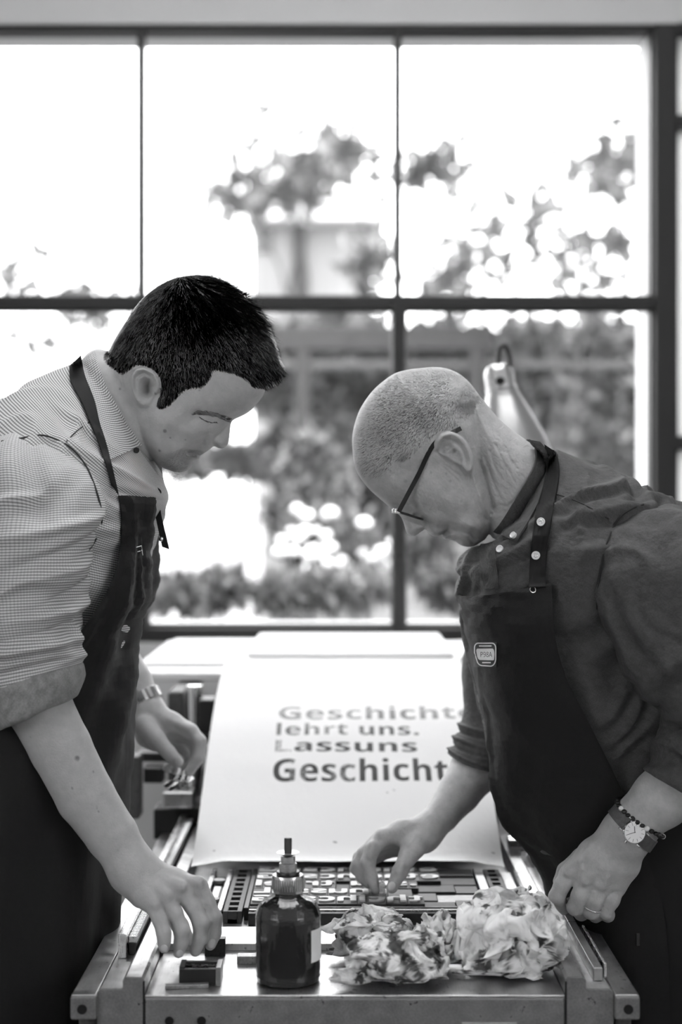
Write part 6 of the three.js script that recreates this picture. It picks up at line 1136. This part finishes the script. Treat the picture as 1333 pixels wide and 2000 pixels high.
// ---------------------------------------------------------------- things on the bed
{
  // amber pump bottle, nearly black with ink
  const d = 1.823, k = d / FOCAL, c = V((563 - 666.5) * k, BY, -d), Y = (py) => EYE - (py - 1000) * k - BY;
  const b = thing('pump_bottle', 'dark glass solvent bottle with a metal plunger top standing before the rags', 'bottle', c);
  M.amber = phys({ color: grey(34), roughness: 0.16, clearcoat: 0.5, clearcoatRoughness: 0.1, bumpMap: rep(smudge, 3), bumpScale: 0.0006, roughnessMap: rep(smudge, 2) });
  M.capSteel = std({ color: grey(190), metalness: 1, roughness: 0.22 });
  const prof = [[0, 0.0004], [0.034, 0.0004], [0.0375, 0.003], [0.0385, 0.008], [0.0378, 0.0105], [0.0385, 0.013], [0.0388, Y(1792)], [0.0392, Y(1789)], [0.0388, Y(1786)], [0.0380, Y(1778)], [0.0355, Y(1768)], [0.030, Y(1758)], [0.0225, Y(1751)], [0.0175, Y(1746)], [0.0165, Y(1740)], [0, Y(1740)]];
  part('glass_body', lathe(prof, 72, c, 0.9), M.amber, b);
  const cap = part('screw_cap', lathe([[0, Y(1741)], [0.0186, Y(1741)], [0.0190, Y(1739)], [0.0190, Y(1711)], [0.0184, Y(1708)], [0, Y(1708)]], 56, c, 0.4), M.capSteel, b);
  for (let i = 0; i < 40; i++) { const a = i / 40 * 6.2832; part('knurl', cyl(0.0007, 0.0007, 0.013, 6, V(c.x + 0.0189 * Math.cos(a), c.y + Y(1724), c.z + 0.0189 * Math.sin(a))), M.capSteel, cap); }
  part('gasket', lathe([[0, Y(1708)], [0.0135, Y(1708)], [0.014, Y(1705)], [0.0135, Y(1701)], [0, Y(1701)]], 40, c, 0.4), M.black, b);
  part('pump_collar', lathe([[0, Y(1701)], [0.0102, Y(1701)], [0.0104, Y(1686)], [0.0086, Y(1684)], [0.0086, Y(1672)], [0, Y(1672)]], 40, c, 0.4), M.steel, b);
  part('drip_disc', lathe([[0, Y(1672)], [0.006, Y(1671)], [0.0128, Y(1666)], [0.0132, Y(1664.5)], [0.0125, Y(1664)], [0.006, Y(1666)], [0, Y(1666)]], 40, c, 0.6), M.brightSteel, b);
  part('plunger', lathe([[0, Y(1668)], [0.0045, Y(1668)], [0.0045, Y(1638)], [0.0040, Y(1636)], [0, Y(1636)]], 28, c, 0.4), M.darkSteel, b);
  const lab = surf(16, 6, (u, v) => { const a = lerp(0.06, 0.78, u), r = 0.0395; return V(c.x + r * Math.cos(a), c.y + lerp(Y(1868), Y(1806), v), c.z + r * Math.sin(a)); }, (u, v) => [u * 0.016, v * 0.04]);
  part('paper_label', flat(lab), std({ color: grey(238), roughness: 0.7, side: THREE.DoubleSide }), b);
}
{
  // small hollow metal frame under the young man's fingers
  const z0 = depthAt(1925, BY), k = z0 / FOCAL, x0 = (350 - 666.5) * k, x1 = (432 - 666.5) * k, h = 0.021, zb = z0 + 0.03;
  const t = thing('hollow_spacer', 'small hollow metal spacing frame under the young man\'s fingertips', 'spacer', V((x0 + x1) / 2, BY, -(z0 + zb) / 2));
  part('front_wall', box(x0, x1, BY, BY + h * 0.9, -z0 - 0.006, -z0, 0.0006), M.furnitureDark, t);
  part('back_wall', box(x0, x1, BY, BY + h, -zb, -zb + 0.006, 0.0006), M.furnitureDark, t);
  part('end_wall', box(x0, x0 + 0.006, BY, BY + h * 1.05, -zb, -z0 - 0.002, 0.0006), M.furniture, t); part('end_wall', box(x1 - 0.006, x1, BY, BY + h * 1.05, -zb - 0.002, -z0 + 0.003, 0.0006), M.lead, t);
  part('inner_floor', box(x0 + 0.006, x1 - 0.006, BY, BY + h * 0.5, -zb + 0.006, -z0 - 0.006), M.hole, t);
  part('inner_lip', [box(x0 + 0.006, x1 - 0.006, BY + h * 0.74, BY + h * 0.86, -z0 - 0.009, -z0 - 0.006), box(x0 + 0.006, x1 - 0.006, BY + h * 0.74, BY + h * 0.86, -zb + 0.006, -zb + 0.009)], M.brightSteel, t);
}
{
  const slug = (name, label, pxA, pxB, py, th, h, ang, m, cat) => { const d = depthAt(py, BY), a = (pxA - 666.5) * d / FOCAL, b = (pxB - 666.5) * d / FOCAL; const g = box(-(b - a) / 2, (b - a) / 2, 0, h, -th / 2, th / 2, 0.0008); g.rotateY(ang); g.translate((a + b) / 2, BY, -d - th / 2); tag(part(name, g, m), label, cat); };
  slug('lead_slug', 'thin pale lead slug lying in front of the small metal frame', 322, 407, 1932, 0.010, 0.0046, 0.10, M.lead, 'lead strip');
  slug('metal_block', 'small pale metal block lying left of the bottle', 463, 512, 1884, 0.016, 0.010, 0, M.lead, 'metal block');
  slug('wooden_block', 'dark block standing right behind the young man\'s index finger', 400, 440, 1868, 0.012, 0.022, 0, M.furnitureDark, 'block');
  slug('metal_block', 'dark metal block on the left edge under the little finger', 296, 318, 1868, 0.014, 0.016, 0, M.furnitureDark, 'metal block');
}
{
  // the single sort between the older man's fingertips
  const d = 2.131, c = P(747, 1742, d), g = [box(c.x - 0.0042, c.x + 0.0042, 0.9175, EYE - 718 * d / FOCAL, c.z - 0.004, c.z + 0.004, 0.0005)];
  const t = thing('type_sort', 'narrow shiny metal sort pinched between the older man\'s finger and thumb', 'type', V(c.x, 0.9175, c.z));
  part('shank', box(c.x - 0.0040, c.x + 0.0040, 0.9178, EYE - 724 * d / FOCAL, c.z - 0.004, c.z + 0.004, 0.0005), M.brightSteel, t);
  part('shoulder', box(c.x - 0.0055, c.x + 0.0055, 0.9178, 0.922, c.z - 0.005, c.z + 0.005, 0.0005), M.lead, t);
  part('face', box(c.x - 0.0022, c.x + 0.0022, EYE - 724 * d / FOCAL, EYE - 718 * d / FOCAL, c.z - 0.003, c.z + 0.003, 0.0004), M.brightSteel, t);
}
// ---- crumpled inky rags
{
  const ragMat = std({ color: grey(250), vertexColors: true, roughness: 0.92, bumpMap: rep(grain, 16), bumpScale: 0.0006, side: THREE.DoubleSide });
  // a crumple: soft lumps parted by sharp valleys, with a few raised creases
  const rag = (name, label, px, py, d, sx, sy, sz, sd, ink, turn = 0, deep = 1) => {
    const mat = ragMat;
    const base = P(px, py, d), t = thing(name, label, 'rag', V(base.x, BY, base.z), 'rags on the press');
    const bil = (x, y, z) => 1 - 2 * Math.sqrt(n3(x, y, z) ** 2 + 0.0025), vec = (p, s, o) => V(bil(p.x * s + o, p.y * s, p.z * s), bil(p.x * s, p.y * s + o, p.z * s), bil(p.x * s, p.y * s, p.z * s + o));
    const f = (u, v) => {
      const a = u * Math.PI * 2, b = (v - 0.5) * Math.PI * 0.999, n = V(Math.cos(a) * Math.cos(b), Math.sin(b), Math.sin(a) * Math.cos(b)), q = n.clone().applyAxisAngle(V(0, 1, 0), turn);
      q.addScaledVector(V(n3(q.x, q.y, q.z + sd), n3(q.x + sd, q.y, q.z), n3(q.x, q.y + sd, q.z)), 0.3);
      const o = n.clone().multiplyScalar(0.88).addScaledVector(vec(q, 0.85, sd), 0.24 * deep).addScaledVector(vec(q, 1.55, sd + 7), 0.12 * deep).addScaledVector(vec(q, 3.6, sd + 3), 0.022);
      o.set(o.x * sx, o.y * sy, o.z * sz);
      const y = base.y + o.y, fl = BY + 0.0014 + 0.001 * (1 + n3(o.x * 60, o.z * 60, sd)); let yy = y, kx = 1;
      if (y < fl + 0.012) { const e = clamp((fl + 0.012 - y) / 0.04, 0, 1); kx = 1 + 0.12 * e; yy = Math.max(fl, fl + 0.012 * (1 - e)); }
      return V(base.x + o.x * kx, yy, base.z + o.z * kx);
    };
    const g = surf(260, 170, f, (u, v) => [u * 0.9 + 0.11 * v, v * 0.55 + 0.13 * Math.sin(u * 6.283)], true);
    colour(g, (x, y, z) => { const a = fbm3(x * 26 + sd, y * 26, z * 26, 4), b = fbm3(x * 130, y * 130 + sd, z * 130, 3), w = a + 0.28 * b; return lerp(0.95 + 0.05 * b, 0.06 + 0.08 * (b + 0.5), sstep(ink, ink + 0.16, w)) * lerp(1, 0.72, sstep(0.1, 0.35, fbm3(x * 60, y * 60, z * 60 + sd, 3))); });
    part('crumpled_cloth', g, mat, t);
    return t;
  };
  rag('cleaning_rag', 'white crumpled rag with grey ink folds, largest and furthest right', 985, 1850, 1.862, 0.066, 0.064, 0.056, 21, 0.16);
  rag('cleaning_rag', 'ink-blackened crumpled rag in front between bottle and large rag', 762, 1888, 1.818, 0.060, 0.040, 0.040, 34.4, -0.04, 1.2);
  rag('cleaning_rag', 'pale rag wedged upright between its two neighbours', 846, 1856, 1.874, 0.032, 0.042, 0.032, 47.2, 0.24, 2.0);
  rag('cleaning_rag', 'stained rag lying behind the blackened one beside the bottle', 715, 1836, 1.905, 0.054, 0.038, 0.036, 58.9, 0.12, 0.7);
  rag('cleaning_rag', 'small rolled white rag end at the front edge of the bed', 682, 1922, 1.789, 0.026, 0.018, 0.014, 66.1, 0.26, 2.6, 0.6);
}
// ---- silver work lamp behind the older man
{
  const d = 2.85, k = d / FOCAL, c = P(985, 800, d), Y = (py) => EYE - (py - 1000) * k, X = (px) => (px - 666.5) * k;
  const l = thing('work_lamp', 'silver bell-shaped work lamp behind the older man\'s neck', 'lamp', V(X(1000), 1.1516, -d - 0.2));
  M.lampSilver = std({ color: grey(190), metalness: 0.9, roughness: 0.36 });
  const prof = [[0.072, 905], [0.0705, 890], [0.064, 862], [0.055, 835], [0.044, 805], [0.034, 780], [0.030, 768], [0.0285, 762], [0.0300, 760], [0.0300, 757], [0.0275, 755], [0.0275, 732], [0.0262, 722], [0.021, 714], [0.012, 710.5], [0, 710]].map(([r, y]) => [r, Y(y)]);
  const sh = lathe(prof, 64, V(0, 0, 0), 0.5); sh.translate(0, -c.y, 0); sh.rotateZ(0.17); sh.rotateX(-0.05); sh.translate(X(987), c.y, -d);
  const shade_ = part('lamp_shade', sh, M.lampSilver, l); M.lampSilver.side = THREE.DoubleSide;
  part('vent_hole', flat(new THREE.SphereGeometry(0.0085, 18, 12)).scale(1, 0.85, 0.35).translate(X(975), Y(746), -d + 0.0255), M.hole, shade_);
  part('hook', tube([P(975, 716, d), P(974, 694, d), P(977, 680, d), P(984, 674, d), P(991, 682, d), P(996, 700, d), P(997, 716, d)], 0.0045, 10, 50), M.darkSteel, l);
  part('bulb', flat(new THREE.SphereGeometry(0.026, 20, 14)).translate(X(1000), Y(880), -d), M.button, l);
  const a0 = V(0.279, 1.143, -3.02);
  part('lamp_base', lathe([[0, 0], [0.036, 0], [0.037, 0.004], [0.034, 0.014], [0.012, 0.02], [0, 0.02]], 40, a0), M.blackMetal, l);
  part('arm', [tube([V(a0.x, 1.16, a0.z), V(X(1005), 1.40, -d - 0.10), V(X(992), Y(744), -d - 0.024)], 0.005, 10)], M.darkSteel, l);
}
renderer.render(scene, camera);
